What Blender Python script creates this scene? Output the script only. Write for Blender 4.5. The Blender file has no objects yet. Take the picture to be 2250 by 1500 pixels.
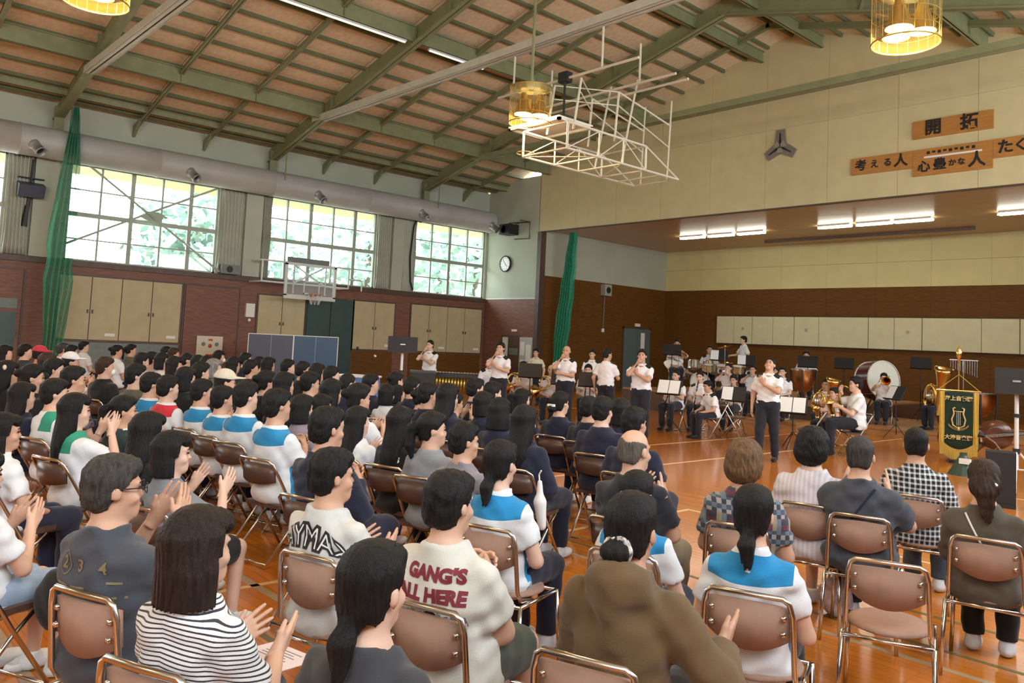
import bpy, math, random
import numpy as np
from mathutils import Vector, Matrix

random.seed(7)
rng = np.random.default_rng(7)
SC = bpy.context.scene
COL = SC.collection
PI = math.pi

# ------------------------------------------------------------------ camera
CAM_H = 1.70
def set_camera():
    yaw, pitch, roll = math.radians(47.82), math.radians(3.96), math.radians(2.754)
    f = Vector((-math.sin(yaw)*math.cos(pitch), math.cos(yaw)*math.cos(pitch), math.sin(pitch)))
    r0 = Vector((math.cos(yaw), math.sin(yaw), 0)); u0 = r0.cross(f)
    r = r0*math.cos(roll) + u0*math.sin(roll); u = u0*math.cos(roll) - r0*math.sin(roll)
    cam = bpy.data.cameras.new('camera'); o = bpy.data.objects.new('camera', cam); COL.objects.link(o)
    m = Matrix.Identity(4)
    for i in range(3):
        m[i][0] = r[i]; m[i][1] = u[i]; m[i][2] = -f[i]
    m[0][3], m[1][3], m[2][3] = 0, 0, CAM_H
    o.matrix_world = m
    cam.sensor_width = 36; cam.lens = 1768/2250*36; cam.shift_y = -120/2250
    cam.clip_start = .05; cam.clip_end = 400
    SC.camera = o
set_camera()

# ------------------------------------------------------------------ world, exposure
W = bpy.data.worlds.new('sky'); SC.world = W; W.use_nodes = True
wn = W.node_tree; wn.nodes.clear()
wo = wn.nodes.new('ShaderNodeOutputWorld'); bg = wn.nodes.new('ShaderNodeBackground')
bg.inputs[0].default_value = (.88, .95, 1, 1); bg.inputs[1].default_value = 11.5
wn.links.new(bg.outputs[0], wo.inputs[0])
SC.view_settings.view_transform = 'Standard'; SC.view_settings.look = 'None'
SC.view_settings.gamma = 1; SC.view_settings.use_curve_mapping = False
SC.view_settings.exposure = 0.4

XL, XR, YF, YB = -24.0, 1.46, 20.35, -13.0      # hall: left, right, front, back walls
RIDGE_X, RIDGE_Z, SLOPE = -11.27, 10.72, .253
def deck_z(x): return RIDGE_Z - SLOPE*abs(x-RIDGE_X)

def portal(name, loc, rot, sx, sy):              # guides sampling of the daylight through a window opening
    l = bpy.data.lights.new(name, 'AREA'); l.shape = 'RECTANGLE'; l.size = sx; l.size_y = sy
    l.cycles.is_portal = True
    o = bpy.data.objects.new(name, l); COL.objects.link(o); o.location = loc; o.rotation_euler = rot
WIN = [(-.1, 4.05), (5.5, 9.62), (11.05, 15.25), (16.85, 20.25)]
WZ0, WZ1 = 3.33, 6.0
WINR = [(-12.4, -8.3), (-6.6, -2.5), (-.6, 3.5), (5.5, 9.62), (11.05, 15.25), (16.5, 20.0)]
for a, b in WIN: portal('window_portal', (XL+.02, (a+b)/2, (WZ0+WZ1)/2), (0, -PI/2, 0), WZ1-WZ0, b-a)
for a, b in [(-12.4, -8.3), (-6.6, -2.5)]: portal('window_portal', (XL+.02, (a+b)/2, (WZ0+WZ1)/2), (0, -PI/2, 0), WZ1-WZ0, b-a)
for a, b in WINR: portal('window_portal', (XR-.02, (a+b)/2, (WZ0+WZ1)/2), (0, PI/2, 0), WZ1-WZ0, b-a)

# ------------------------------------------------------------------ materials
MATS = {}
def mat(name, col, rough=.6, metal=0., var=0., scale=8., bump=0., bscale=40., spec=.5, stretch=None, coat=0., emit=None, estr=0., alpha=None, sheen=0.):
    if name in MATS: return MATS[name]
    m = bpy.data.materials.new(name); m.use_nodes = True; nt = m.node_tree; b = nt.nodes['Principled BSDF']
    b.inputs['Base Color'].default_value = (*col, 1); b.inputs['Roughness'].default_value = rough
    b.inputs['Metallic'].default_value = metal; b.inputs['Specular IOR Level'].default_value = spec
    if coat: b.inputs['Coat Weight'].default_value = coat; b.inputs['Coat Roughness'].default_value = .12
    if sheen: b.inputs['Sheen Weight'].default_value = sheen
    if emit: b.inputs['Emission Color'].default_value = (*emit, 1); b.inputs['Emission Strength'].default_value = estr
    if alpha is not None: b.inputs['Alpha'].default_value = alpha
    if var or bump:
        tc = nt.nodes.new('ShaderNodeTexCoord'); src = tc.outputs['Object']
        if stretch:
            mp = nt.nodes.new('ShaderNodeMapping'); mp.inputs['Scale'].default_value = stretch
            nt.links.new(src, mp.inputs[0]); src = mp.outputs[0]
        if var:
            n = nt.nodes.new('ShaderNodeTexNoise'); n.inputs['Scale'].default_value = scale; n.inputs['Detail'].default_value = 4
            nt.links.new(src, n.inputs['Vector'])
            cr = nt.nodes.new('ShaderNodeValToRGB'); cr.color_ramp.elements[0].position = .3; cr.color_ramp.elements[1].position = .7
            cr.color_ramp.elements[0].color = (*[max(0, c*(1-var)) for c in col], 1)
            cr.color_ramp.elements[1].color = (*[min(1, c*(1+var)) for c in col], 1)
            nt.links.new(n.outputs[0], cr.inputs[0]); nt.links.new(cr.outputs[0], b.inputs['Base Color'])
        if bump:
            n2 = nt.nodes.new('ShaderNodeTexNoise'); n2.inputs['Scale'].default_value = bscale; n2.inputs['Detail'].default_value = 3
            nt.links.new(src, n2.inputs['Vector'])
            bp = nt.nodes.new('ShaderNodeBump'); bp.inputs['Strength'].default_value = bump; bp.inputs['Distance'].default_value = .01
            nt.links.new(n2.outputs[0], bp.inputs['Height']); nt.links.new(bp.outputs[0], b.inputs['Normal'])
    MATS[name] = m
    return m
class NT:                                        # tiny node helper for the patterned materials
    def __init__(s, m): s.t = m.node_tree; s.b = s.t.nodes['Principled BSDF']
    def sep(s):
        tc = s.t.nodes.new('ShaderNodeTexCoord'); sp = s.t.nodes.new('ShaderNodeSeparateXYZ')
        s.t.links.new(tc.outputs['Object'], sp.inputs[0]); return sp.outputs
    def m(s, op, a, b=None, c=None):
        n = s.t.nodes.new('ShaderNodeMath'); n.operation = op
        for i, v in enumerate((a, b, c)):
            if v is None: continue
            if isinstance(v, (int, float)): n.inputs[i].default_value = v
            else: s.t.links.new(v, n.inputs[i])
        return n.outputs[0]
    def mix(s, f, a, b):
        n = s.t.nodes.new('ShaderNodeMix'); n.data_type = 'RGBA'
        s.t.links.new(f, n.inputs[0])
        for i, v in ((6, a), (7, b)):
            if isinstance(v, tuple): n.inputs[i].default_value = (*v, 1)
            else: s.t.links.new(v, n.inputs[i])
        return n.outputs[2]
    def col(s, o): s.t.links.new(o, s.b.inputs['Base Color'])

# ------------------------------------------------------------------ mesh building
class MB:
    def __init__(s): s.v = []; s.f = []
    def add(s, vs, fs):
        n = len(s.v); s.v += [tuple(v) for v in vs]; s.f += [tuple(i+n for i in f) for f in fs]; return s
    def box(s, x0, x1, y0, y1, z0, z1, M=None):
        vs = [Vector(p) for p in ((x0,y0,z0),(x1,y0,z0),(x1,y1,z0),(x0,y1,z0),(x0,y0,z1),(x1,y0,z1),(x1,y1,z1),(x0,y1,z1))]
        if M: vs = [M @ v for v in vs]
        return s.add(vs, ((0,3,2,1),(4,5,6,7),(0,1,5,4),(1,2,6,5),(2,3,7,6),(3,0,4,7)))
    def tube(s, pts, r, n=8, caps=True, closed=False):
        pts = [Vector(p) for p in pts]; k = len(pts); rs = r if isinstance(r, (list, tuple)) else [r]*k
        ring = []; up = None
        for i, p in enumerate(pts):
            if closed: t = (pts[(i+1) % k]-pts[i-1])
            else: t = (pts[min(i+1, k-1)]-pts[max(i-1, 0)])
            if t.length < 1e-9: t = Vector((0, 0, 1))
            t.normalize()
            if up is None:
                up = Vector((0, 0, 1)) if abs(t.z) < .9 else Vector((0, 1, 0))
            up = (up - t*up.dot(t))
            if up.length < 1e-6: up = t.orthogonal()
            up.normalize(); w = t.cross(up)
            ring.append([p + (up*math.cos(2*PI*j/n) + w*math.sin(2*PI*j/n))*rs[i] for j in range(n)])
        vs = [v for rg in ring for v in rg]; fs = []
        for i in range(k if closed else k-1):
            a, b = i*n, ((i+1) % k)*n
            fs += [(a+j, a+(j+1) % n, b+(j+1) % n, b+j) for j in range(n)]
        if caps and not closed: fs += [tuple(range(n))[::-1], tuple((k-1)*n+j for j in range(n))]
        return s.add(vs, fs)
    def lathe(s, prof, n=24, M=None, a0=0, a1=2*PI):    # (r, z) profile about z
        full = abs(a1-a0-2*PI) < 1e-6; vs = []; fs = []; m = n if full else n+1
        for r, z in prof:
            for j in range(m):
                a = a0 + (a1-a0)*j/n; vs.append(Vector((r*math.cos(a), r*math.sin(a), z)))
        if M: vs = [M @ v for v in vs]
        for i in range(len(prof)-1):
            for j in range(n):
                a, b = i*m, (i+1)*m; j2 = (j+1) % m
                fs.append((a+j, a+j2, b+j2, b+j))
        return s.add(vs, fs)
    def prism(s, poly, h, M=None):                       # poly in xy, extruded from z=0 to h
        k = len(poly); vs = [Vector((x, y, 0)) for x, y in poly] + [Vector((x, y, h)) for x, y in poly]
        if M: vs = [M @ v for v in vs]
        return s.add(vs, [tuple(range(k))[::-1], tuple(range(k, 2*k))] + [(i, (i+1) % k, k+(i+1) % k, k+i) for i in range(k)])
    def mesh(s, name, smooth=False):
        me = bpy.data.meshes.new(name); me.from_pydata(s.v, [], s.f); me.update()
        if smooth: me.polygons.foreach_set('use_smooth', [True]*len(me.polygons))
        return me
    def build(s, name, material, parent=None, smooth=False, loc=None):
        return obj(name, s.mesh(name, smooth), material, parent, loc)
def obj(name, me, material=None, parent=None, loc=None, rz=None):
    if material is not None and not me.materials: me.materials.append(material)
    o = bpy.data.objects.new(name, me); COL.objects.link(o)
    if parent is not None: o.parent = parent
    if loc is not None: o.location = loc
    if rz is not None: o.rotation_euler = (0, 0, rz)
    if material is not None and me.materials[0] is not material:
        o.material_slots[0].link = 'OBJECT'; o.material_slots[0].material = material
    return o
def tag(o, label, cat, group=None):
    o['label'] = label; o['category'] = cat
    if group: o['group'] = group
    return o
def thing(name, label, cat, loc=(0, 0, 0), rz=0, group=None):
    o = bpy.data.objects.new(name, None); COL.objects.link(o); o.empty_display_size = .1
    o.location = loc; o.rotation_euler = (0, 0, rz)
    return tag(o, label, cat, group)
def struct(o, label=None):
    o['kind'] = 'structure'
    if label: o['label'] = label
    return o
def copy_tree(o, parent=None):
    c = o.copy(); COL.objects.link(c); c.parent = parent
    for ch in list(o.children): copy_tree(ch, c)
    return c
def Rz(a): return Matrix.Rotation(a, 4, 'Z')
def T(x, y, z): return Matrix.Translation((x, y, z))
def align(d, up=(0, 0, 1)):                              # matrix whose z axis points along d
    return Vector(d).to_track_quat('Z', 'Y').to_matrix().to_4x4()
def text_mesh(body, size, extrude=0., align_x='CENTER', bold=0.):
    cu = bpy.data.curves.new('t', 'FONT'); cu.body = body; cu.size = size; cu.extrude = extrude; cu.offset = bold
    cu.align_x = align_x; cu.align_y = 'CENTER'; cu.resolution_u = 3
    o = bpy.data.objects.new('t', cu); COL.objects.link(o)
    dg = bpy.context.evaluated_depsgraph_get(); dg.update()
    me = bpy.data.meshes.new_from_object(o.evaluated_get(dg))
    bpy.data.objects.remove(o); bpy.data.curves.remove(cu)
    return me
# ------------------------------------------------------------------ surface materials
M_WHITE = mat('white_wall_paint', (.43, .46, .37), .8, var=.05, scale=1.2, bump=.08, bscale=120)
M_CREAM = mat('cream_wall_board', (.57, .50, .28), .85, var=.05, scale=2.5, bump=.1, bscale=160)
M_STAGEW = mat('pale_green_wall_board', (.64, .57, .28), .85, var=.05, scale=2, bump=.1, bscale=160)
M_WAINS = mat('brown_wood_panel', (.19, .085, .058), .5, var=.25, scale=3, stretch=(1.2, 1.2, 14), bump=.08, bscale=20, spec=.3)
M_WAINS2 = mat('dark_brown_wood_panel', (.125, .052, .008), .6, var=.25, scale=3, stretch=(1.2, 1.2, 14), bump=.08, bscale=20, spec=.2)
M_TRIM = mat('dark_brown_trim', (.085, .05, .035), .5, var=.2, scale=6)
M_STEEL = mat('green_grey_steel_paint', (.22, .235, .12), .55, var=.1, scale=4)
M_STEELD = mat('dark_green_steel_paint', (.13, .15, .075), .55, var=.1, scale=4)
M_TIE = mat('pale_grey_steel_channel', (.50, .50, .42), .45, var=.08, scale=5)
M_DECK = mat('brown_wood_wool_board', (.68, .54, .35), .9, var=.10, scale=7, bump=.5, bscale=90)
M_SOFF = mat('varnished_board_ceiling', (.50, .29, .12), .3, var=.15, scale=2, stretch=(.6, 10, 10), spec=.6)
M_FRAME = mat('grey_green_window_frame', (.34, .37, .31), .5, var=.05)
M_DUCT = mat('grey_painted_duct', (.40, .40, .385), .5, var=.06, scale=2)
M_DARK = mat('black_matte', (.012, .012, .013), .55)
M_CHROME = mat('chrome_tube', (.62, .60, .57), .18, 1.)
M_CUPB = mat('beige_cupboard_board', (.46, .385, .225), .6, var=.06, scale=3)
M_GDOOR = mat('dark_green_door_paint', (.028, .062, .058), .45, var=.12, scale=3)
M_PLATE = mat('white_paper', (.75, .75, .72), .7)
M_GREYP = mat('grey_green_lower_panel', (.16, .19, .18), .6, var=.1)

def glass_mat():
    m = bpy.data.materials.new('window_glass'); m.use_nodes = True; nt = m.node_tree; nt.nodes.clear()
    o = nt.nodes.new('ShaderNodeOutputMaterial'); mx = nt.nodes.new('ShaderNodeMixShader'); t = nt.nodes.new('ShaderNodeBsdfTransparent')
    g = nt.nodes.new('ShaderNodeBsdfGlossy'); g.inputs['Roughness'].default_value = .03; t.inputs[0].default_value = (.93, .97, .96, 1)
    mx.inputs[0].default_value = .05
    nt.links.new(t.outputs[0], mx.inputs[1]); nt.links.new(g.outputs[0], mx.inputs[2]); nt.links.new(mx.outputs[0], o.inputs[0])
    MATS['window_glass'] = m; return m
M_GLASS = glass_mat()

# ------------------------------------------------------------------ floor
def floor_mat():
    m = mat('varnished_gym_floor', (.60, .27, .07), .18, coat=.25, spec=.45); n = NT(m); t = n.t
    tc = t.nodes.new('ShaderNodeTexCoord')
    br = t.nodes.new('ShaderNodeTexBrick'); br.inputs['Scale'].default_value = 1; br.inputs['Mortar Size'].default_value = .0025
    br.inputs['Brick Width'].default_value = 1.8; br.inputs['Row Height'].default_value = .075; br.offset = .37
    br.inputs['Color1'].default_value = (.62, .205, .022, 1); br.inputs['Color2'].default_value = (.54, .172, .018, 1); br.inputs['Mortar'].default_value = (.36, .12, .018, 1)
    no = t.nodes.new('ShaderNodeTexNoise'); no.inputs['Scale'].default_value = .55; no.inputs['Detail'].default_value = 6
    mx = t.nodes.new('ShaderNodeMix'); mx.data_type = 'RGBA'; mx.blend_type = 'MULTIPLY'; mx.inputs[0].default_value = .5
    cr = t.nodes.new('ShaderNodeValToRGB'); cr.color_ramp.elements[0].color = (.62, .55, .5, 1); cr.color_ramp.elements[1].color = (1.15, 1.12, 1.1, 1)
    t.links.new(tc.outputs['Object'], br.inputs[0]); t.links.new(tc.outputs['Object'], no.inputs[0])
    t.links.new(no.outputs[0], cr.inputs[0]); t.links.new(br.outputs[0], mx.inputs[6]); t.links.new(cr.outputs[0], mx.inputs[7])
    n.col(mx.outputs[2])
    n2 = t.nodes.new('ShaderNodeTexNoise'); n2.inputs['Scale'].default_value = 3.5; t.links.new(tc.outputs['Object'], n2.inputs[0])
    bp = t.nodes.new('ShaderNodeBump'); bp.inputs['Strength'].default_value = .06; bp.inputs['Distance'].default_value = .02
    t.links.new(n2.outputs[0], bp.inputs['Height']); t.links.new(bp.outputs[0], n.b.inputs['Normal'])
    return m
FLOOR = struct(MB().box(XL-.3, XR+.3, YB-.3, 28.2, -.2, 0).build('floor', floor_mat()), 'varnished orange wood gymnasium floor with painted court lines')
def court_line(x0, x1, y0, y1, m, nm='court_line'):
    MB().box(x0, x1, y0, y1, 0, .0012).build(nm, m, FLOOR)
ML_W = mat('white_line_paint', (.74, .52, .28), .3); ML_G = mat('olive_line_paint', (.16, .13, .03), .3); ML_B = mat('grey_blue_line_paint', (.40, .30, .20), .3)
for a in ((-9.03, -8.97, 2, 20, ML_W), (-7.43, -7.37, 2, 20, ML_W), (-5.15, 0, 7.38, 7.43, ML_W), (-20, 0, 5.25, 5.29, ML_G), (-22, 0, 4.94, 4.99, ML_B),
          (-3, 0, 5.88, 5.92, ML_G), (-18, 0, 2.47, 2.53, ML_B), (-18, 0, 2.13, 2.17, ML_G), (-18, 0, .98, 1.04, ML_B), (-3.6, 0, 12.0, 12.05, ML_W), (-5.2, -5.15, 2, 7.43, ML_W),
          (-15.2, -15.15, 2, 20, ML_W), (-22, -9, 10.9, 10.95, ML_W)):
    court_line(*a)

# ------------------------------------------------------------------ walls
def wall_with_windows(name, x0, x1, wins, y0, y1, inner, label):
    root = bpy.data.objects.new(name, None); COL.objects.link(root); struct(root, label)
    MB().box(x0, x1, y0, y1, 0, WZ0).build('wainscot', M_WAINS, root)
    m = MB().box(x0, x1, y0, y1, WZ1, 7.5); ys = [y0] + [v for w in wins for v in w] + [y1]
    for i in range(0, len(ys), 2): m.box(x0, x1, ys[i], ys[i+1], WZ0, WZ1)
    m.build('upper_wall', M_WHITE, root)
    s = 1 if inner == x1 else -1
    MB().box(inner-.02 if s < 0 else inner, inner if s < 0 else inner+.07, y0, y1, WZ0-.13, WZ0+.02).build('sill_rail', M_TRIM, root)
    return root
WL = wall_with_windows('wall_left', XL-.25, XL, [(-12.4, -8.3), (-6.6, -2.5)] + WIN, YB, YF, XL, 'left hall wall, brown wood wainscot below white plaster and windows')
WR = wall_with_windows('wall_right', XR, XR+.25, WINR, YB, YF, XR, 'right hall wall with the same windows')
MB().box(XL-.3, XR+.3, YB-.25, YB, 0, 3.3).build('wainscot', M_WAINS, struct(MB().box(XL-.3, XR+.3, YB-.25, YB, 3.3, 11).build('wall_back', M_WHITE), 'rear hall wall'))

# windows: frame, mullions and single panes
def window(n, a, b, x=XL-.12):
    root = struct(MB().box(x-.05, x+.05, a, b, WZ0, WZ0+.07).box(x-.05, x+.05, a, b, WZ1-.06, WZ1).box(x-.05, x+.05, a, a+.06, WZ0, WZ1).box(x-.05, x+.05, b-.06, b, WZ0, WZ1).build('window_%d' % n, M_FRAME), 'tall gridded window in the left wall')
    k = round((b-a)/.81); ys = [a + (b-a)*i/k for i in range(k+1)]; zs = [WZ0, 3.95, 4.62, 5.3, WZ1]
    for i in range(1, k):
        w = .055 if i % 2 == 0 else .025
        MB().box(x-.04, x+.04, ys[i]-w, ys[i]+w, WZ0, WZ1).build('mullion', M_FRAME, root)
    MB().box(x-.045, x+.045, a, b, 4.56, 4.68).build('transom', M_FRAME, root)
    for z in (3.95, 5.3): MB().box(x-.02, x+.02, a, b, z-.018, z+.018).build('glazing_bar', M_FRAME, root)
    for i in range(k):
        for j in range(4):
            MB().box(x-.004, x+.004, ys[i]+.02, ys[i+1]-.02, zs[j]+.02, zs[j+1]-.02).build('pane', M_GLASS, root)
for i, (a, b) in enumerate(WIN): window(i+1, a, b)

# white piers that flank the windows, with the steel frame columns behind the duct
for y0, y1 in ((4.65, 5.2), (10.4, 10.95), (15.85, 16.75)):
    MB().box(XL, XL+.14, y0, y1, WZ0+.02, 6.0).build('pier', M_WHITE, WL)
for y in (5.05, 11.1, 17.05):
    MB().box(XL, XL+.32, y-.02, y+.02, 5.9, 7.4).box(XL+.3, XL+.34, y-.12, y+.12, 5.9, 7.35).build('column', M_STEEL, WL)

# front wall: short return by the corner, post, and the boarded gable over the opening
WF = struct(MB().box(XL, -21.12, YF, YF+.2, 0, 3.33).build('wall_front', M_WAINS), 'front hall wall with the boarded gable above the wide stage opening')
MB().box(XL, -21.12, YF, YF+.2, 3.33, 7.9).build('upper_wall', M_WHITE, WF)
MB().box(-21.12, -20.93, YF-.06, YF+.2, 0, 5.8).build('corner_post', M_TRIM, WF)
MB().box(XL, -21.12, YF-.015, YF, 3.33, 3.37).build('picture_rail', M_PLATE, WF)
MB().box(-21.12, XR, YF+.06, YF+.2, 5.79, 6.5).box(-21.12, XR, YF+.06, YF+.2, 6.5, 8).box(-17, -5, YF+.06, YF+.2, 8, 9.2).box(-14, -8, YF+.06, YF+.2, 9.2, 9.9).build('gable_backing', M_CREAM, WF)
xs = [-21.14 + 1.83*i for i in range(13)]; xs[-1] = XR
def gz(x): return deck_z(x) + .06
for i in range(12):
    xa, xb = xs[i], xs[i+1]
    cuts = [5.79, 8.05, 10.9]
    for j in range(2):
        z0, z1 = cuts[j], cuts[j+1]
        pa, pb = xa + (0 if i == 0 else .004), xb - .004
        xm = [pa] + ([RIDGE_X] if pa < RIDGE_X < pb else []) + [pb]
        if min(gz(pa), gz(pb)) <= z0 and max(gz(pa), gz(pb)) <= z0 + .02: continue
        pts = [(pa, z0), (pb, z0)] + [(x, max(z0+.001, min(z1-.004, gz(x)))) for x in reversed(xm)]
        MB().prism([(x, z) for x, z in pts], .06, T(0, YF+.06, 0) @ Matrix.Rotation(PI/2, 4, 'X')).build('wall_board', M_CREAM, WF)
MB().box(-21.12, XR, YF-.01, YF+.05, 5.77, 5.81).build('opening_edge', M_TRIM, WF)
MB().box(XR-3, XR, YF, YF+.2, 0, 5.8).build('wall_return', M_WAINS, WF)

# alcove behind the opening
SX, BY = -20.93, 27.8
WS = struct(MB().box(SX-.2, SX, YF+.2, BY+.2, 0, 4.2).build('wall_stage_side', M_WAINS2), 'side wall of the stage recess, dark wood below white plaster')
MB().box(SX-.2, SX, YF+.2, BY+.2, 4.2, 5.9).build('upper_wall', M_WHITE, WS)
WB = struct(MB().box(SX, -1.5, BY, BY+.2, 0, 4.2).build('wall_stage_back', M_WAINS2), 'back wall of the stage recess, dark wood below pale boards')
MB().box(SX, -1.5, BY+.03, BY+.2, 4.2, 5.9).build('upper_backing', M_TRIM, WB)
for i in range(11):
    x0 = SX + 1.78*i; x1 = min(x0+1.775, -1.5)
    for z0, z1 in ((4.2, 5.05), (5.055, 5.86)): MB().box(x0, x1, BY, BY+.04, z0, z1-.003).build('wall_board', M_STAGEW, WB)
for i in range(11):
    x0 = SX + 1.78*i; x1 = min(x0+1.775, -1.5)
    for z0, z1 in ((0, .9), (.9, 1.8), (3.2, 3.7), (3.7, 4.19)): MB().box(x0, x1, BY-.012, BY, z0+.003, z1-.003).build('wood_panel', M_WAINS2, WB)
for i in range(4):
    for z0, z1 in ((0, 2.1), (2.1, 4.19)):
        if i == 3 and z0 == 0: continue
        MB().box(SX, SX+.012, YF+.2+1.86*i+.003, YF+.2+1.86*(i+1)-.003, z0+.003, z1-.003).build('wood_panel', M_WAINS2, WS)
MB().box(-1.5, -1.3, YF+.2, BY+.2, 0, 5.9).build('wall_stage_right', M_WAINS2)['kind'] = 'structure'
CS = struct(MB().box(SX-.2, -1.3, YF+.06, BY+.2, 5.86, 6.0).build('ceiling_stage', M_SOFF), 'varnished board ceiling of the stage recess')
for i in range(8): MB().box(SX, -1.5, YF+.25+.93*i, YF+.25+.93*i+.925, 5.845, 5.86).build('ceiling_board', M_SOFF, CS)
for y in (26.4,): MB().box(-15.5, -8.5, y-.03, y+.03, 5.76, 5.845).build('curtain_track', M_TRIM, CS)
# pale sliding panels along the back wall
cab_x = [-18.27, -17.48, -16.68, -15.8, -14.95, -14.0, -12.22, -11.35, -10.46, -8.7, -7.65, -6.0, -4.4, -2.8]
M_PAN = mat('pale_grey_sliding_panel', (.62, .60, .38), .6, var=.05, scale=3)
CT = thing('wall_cabinet', 'long pale sliding-door cabinet fixed high on the dark back wall of the stage', 'cabinet', (0, 0, 0))
MB().box(-18.3, -2.7, BY-.1, BY-.012, 2.06, 3.17).build('carcass', M_TRIM, CT)
for i in range(len(cab_x)-1):
    d = MB().box(cab_x[i]+.012, cab_x[i+1]-.012, BY-.14 - (.02 if i % 2 else 0), BY-.1, 2.09, 3.14).build('door', M_PAN, CT)
    if i % 3 == 1: MB().box((cab_x[i]+cab_x[i+1])/2-.05, (cab_x[i]+cab_x[i+1])/2+.05, BY-.17, BY-.14, 2.62, 2.72).build('pull', M_FRAME, d)

# ------------------------------------------------------------------ roof
CE = struct(MB().add([(XL-.3, YB-.3, deck_z(XL-.3)+.05), (RIDGE_X, YB-.3, RIDGE_Z+.05), (XR+.3, YB-.3, deck_z(XR+.3)+.05),
                      (XL-.3, YF+.3, deck_z(XL-.3)+.05), (RIDGE_X, YF+.3, RIDGE_Z+.05), (XR+.3, YF+.3, deck_z(XR+.3)+.05)], [(0, 1, 4, 3), (1, 2, 5, 4)]).build('ceiling', M_DECK), 'pitched roof of brown boards on green steel rafters and purlins')
ang = math.atan(SLOPE)
PW = .749
pan_me = MB().box(.012, PW-.012, .012, 1.988, -.012, .03).mesh('roof_panel'); pan_me.materials.append(M_DECK)
def slope_M(s, u, y, dz=0):                                # frame with x running down the slope
    if s < 0: R = Matrix(((-math.cos(ang), 0, -math.sin(ang), 0), (0, 1, 0, 0), (-math.sin(ang), 0, math.cos(ang), 0), (0, 0, 0, 1)))
    else: R = Matrix(((math.cos(ang), 0, math.sin(ang), 0), (0, 1, 0, 0), (-math.sin(ang), 0, math.cos(ang), 0), (0, 0, 0, 1)))
    return T(RIDGE_X + s*u, y, RIDGE_Z - SLOPE*u + dz) @ R
rest = MB(); YS = [5.05 + 2.0*k for k in range(-9, 8)]
for s in (-1, 1):
    for i in range(17):
        for y in YS:
            M = slope_M(s, i*PW*math.cos(ang)*1.0, y)
            vis = (s < 0 and y > 1) or (s > 0 and y > 8 and i < 13)
            yl = min(2.0, YF + .05 - y)
            if vis:
                o = obj('roof_panel', pan_me, M_DECK, CE); o.matrix_local = M @ Matrix.Diagonal((1, yl/2.0, 1, 1))
            else: rest.box(.012, PW-.012, .012, yl-.012, -.012, .03, M)
o = rest.build('roof_panels_beyond', M_DECK, CE); o['kind'] = 'stuff'
bat = MB().box(-.03, .03, YB, YF+.05, -.1, 0).mesh('batten'); bat.materials.append(M_STEELD)
for s in (-1, 1):
    for i in range(18):
        o = obj('batten', bat, M_STEELD, CE); o.matrix_local = slope_M(s, i*PW*math.cos(ang), 0)
LEN = 12.73/math.cos(ang)
def ibeam(m, L, w, d, top, t=.018):
    m.box(0, L, -t/2, t/2, top-d, top).box(0, L, -w/2, w/2, top-d, top-d+t)
    return m
sec = ibeam(MB(), LEN, .11, .17, -.09, .014).mesh('rafter'); sec.materials.append(M_STEEL)
main = ibeam(MB(), LEN, .24, .46, -.06, .025).mesh('main_rafter'); main.materials.append(M_STEEL)
FR = [-6.95, -.95, 5.05, 11.1, 17.05]
for s in (-1, 1):
    for y in [5.05 + 2.0*k for k in range(-6, 8)]:
        if min(abs(y-f) for f in FR) > .5:
            o = obj('rafter', sec, M_STEEL, CE); o.matrix_local = slope_M(s, 0, y)
    for y in FR:
        o = obj('main_rafter', main, M_STEEL, CE); o.matrix_local = slope_M(s, 0, y)
        # stiffener plates and haunch
        for u in (3.6, 8.9): MB().box(-.012, .012, -.12, .12, -.5, -.08).build('stiffener', M_STEEL, CE).matrix_local = slope_M(s, u, y)
for s in (-1, 1):
    for u, d, w in ((9.4, .40, .12), (4.95, .40, .12), (.9, .32, .12), (11.75, .16, .09)):
        x = RIDGE_X + s*u; z = deck_z(x)
        MB().box(x-.012, x+.012, YB, YF+.05, z-.09-d, z-.09).box(x-w/2, x+w/2, YB, YF+.05, z-.09-d, z-.07-d).box(x-w/2, x+w/2, YB, YF+.05, z-.11, z-.09).build('purlin', M_STEEL, CE)
        if u in (9.4, 4.95):
            for y in [5.05 + 2.0*k for k in range(-2, 8)]:
                MB().box(x-.06, x+.06, y-.008, y+.008, z-.09-d, z-.09).build('web_plate', M_STEEL, CE)
for y, z in ((-6.95, 7.8), (-.95, 7.8), (5.05, 7.74), (11.1, 7.88), (17.05, 7.86)):
    t = MB().box(-21.1, -1.45, y-.13, y-.10, z-.08, z+.08).box(-21.1, -1.45, y+.10, y+.13, z-.08, z+.08).box(-21.1, -1.45, y-.11, y-.02, z+.065, z+.08).box(-21.1, -1.45, y+.02, y+.11, z+.065, z+.08)
    t.box(-21.1, -1.45, y-.11, y-.02, z-.08, z-.065).box(-21.1, -1.45, y+.02, y+.11, z-.08, z-.065).build('tie_beam', M_TIE if y < 15 else M_STEEL, CE)
# knee brackets where short rafters meet the left wall
kb = MB().prism([(0, 0), (.5, .13), (.5, .06), (0, -.32)], .08, Matrix.Rotation(PI/2, 4, 'X')).mesh('bracket'); kb.materials.append(M_STEEL)
for y in [7.05, 9.05, 13.05, 15.05, 19.05]: obj('bracket', kb, M_STEEL, CE, (XL, y, 7.3))

# ------------------------------------------------------------------ outside: eave, ground, trees, a bright yard
MB().box(XL-2.2, XL-.25, YB, YF+4, 6.05, 6.25).build('eave', mat('pale_yellow_eave', (.55, .56, .30), .8), WL)
struct(MB().box(-90, XL-.3, -40, 70, -.4, -.15).build('ground_yard', mat('sandy_yard', (.42, .38, .29), .95, var=.2, scale=.4)), 'bright sandy school yard outside the windows')
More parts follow.
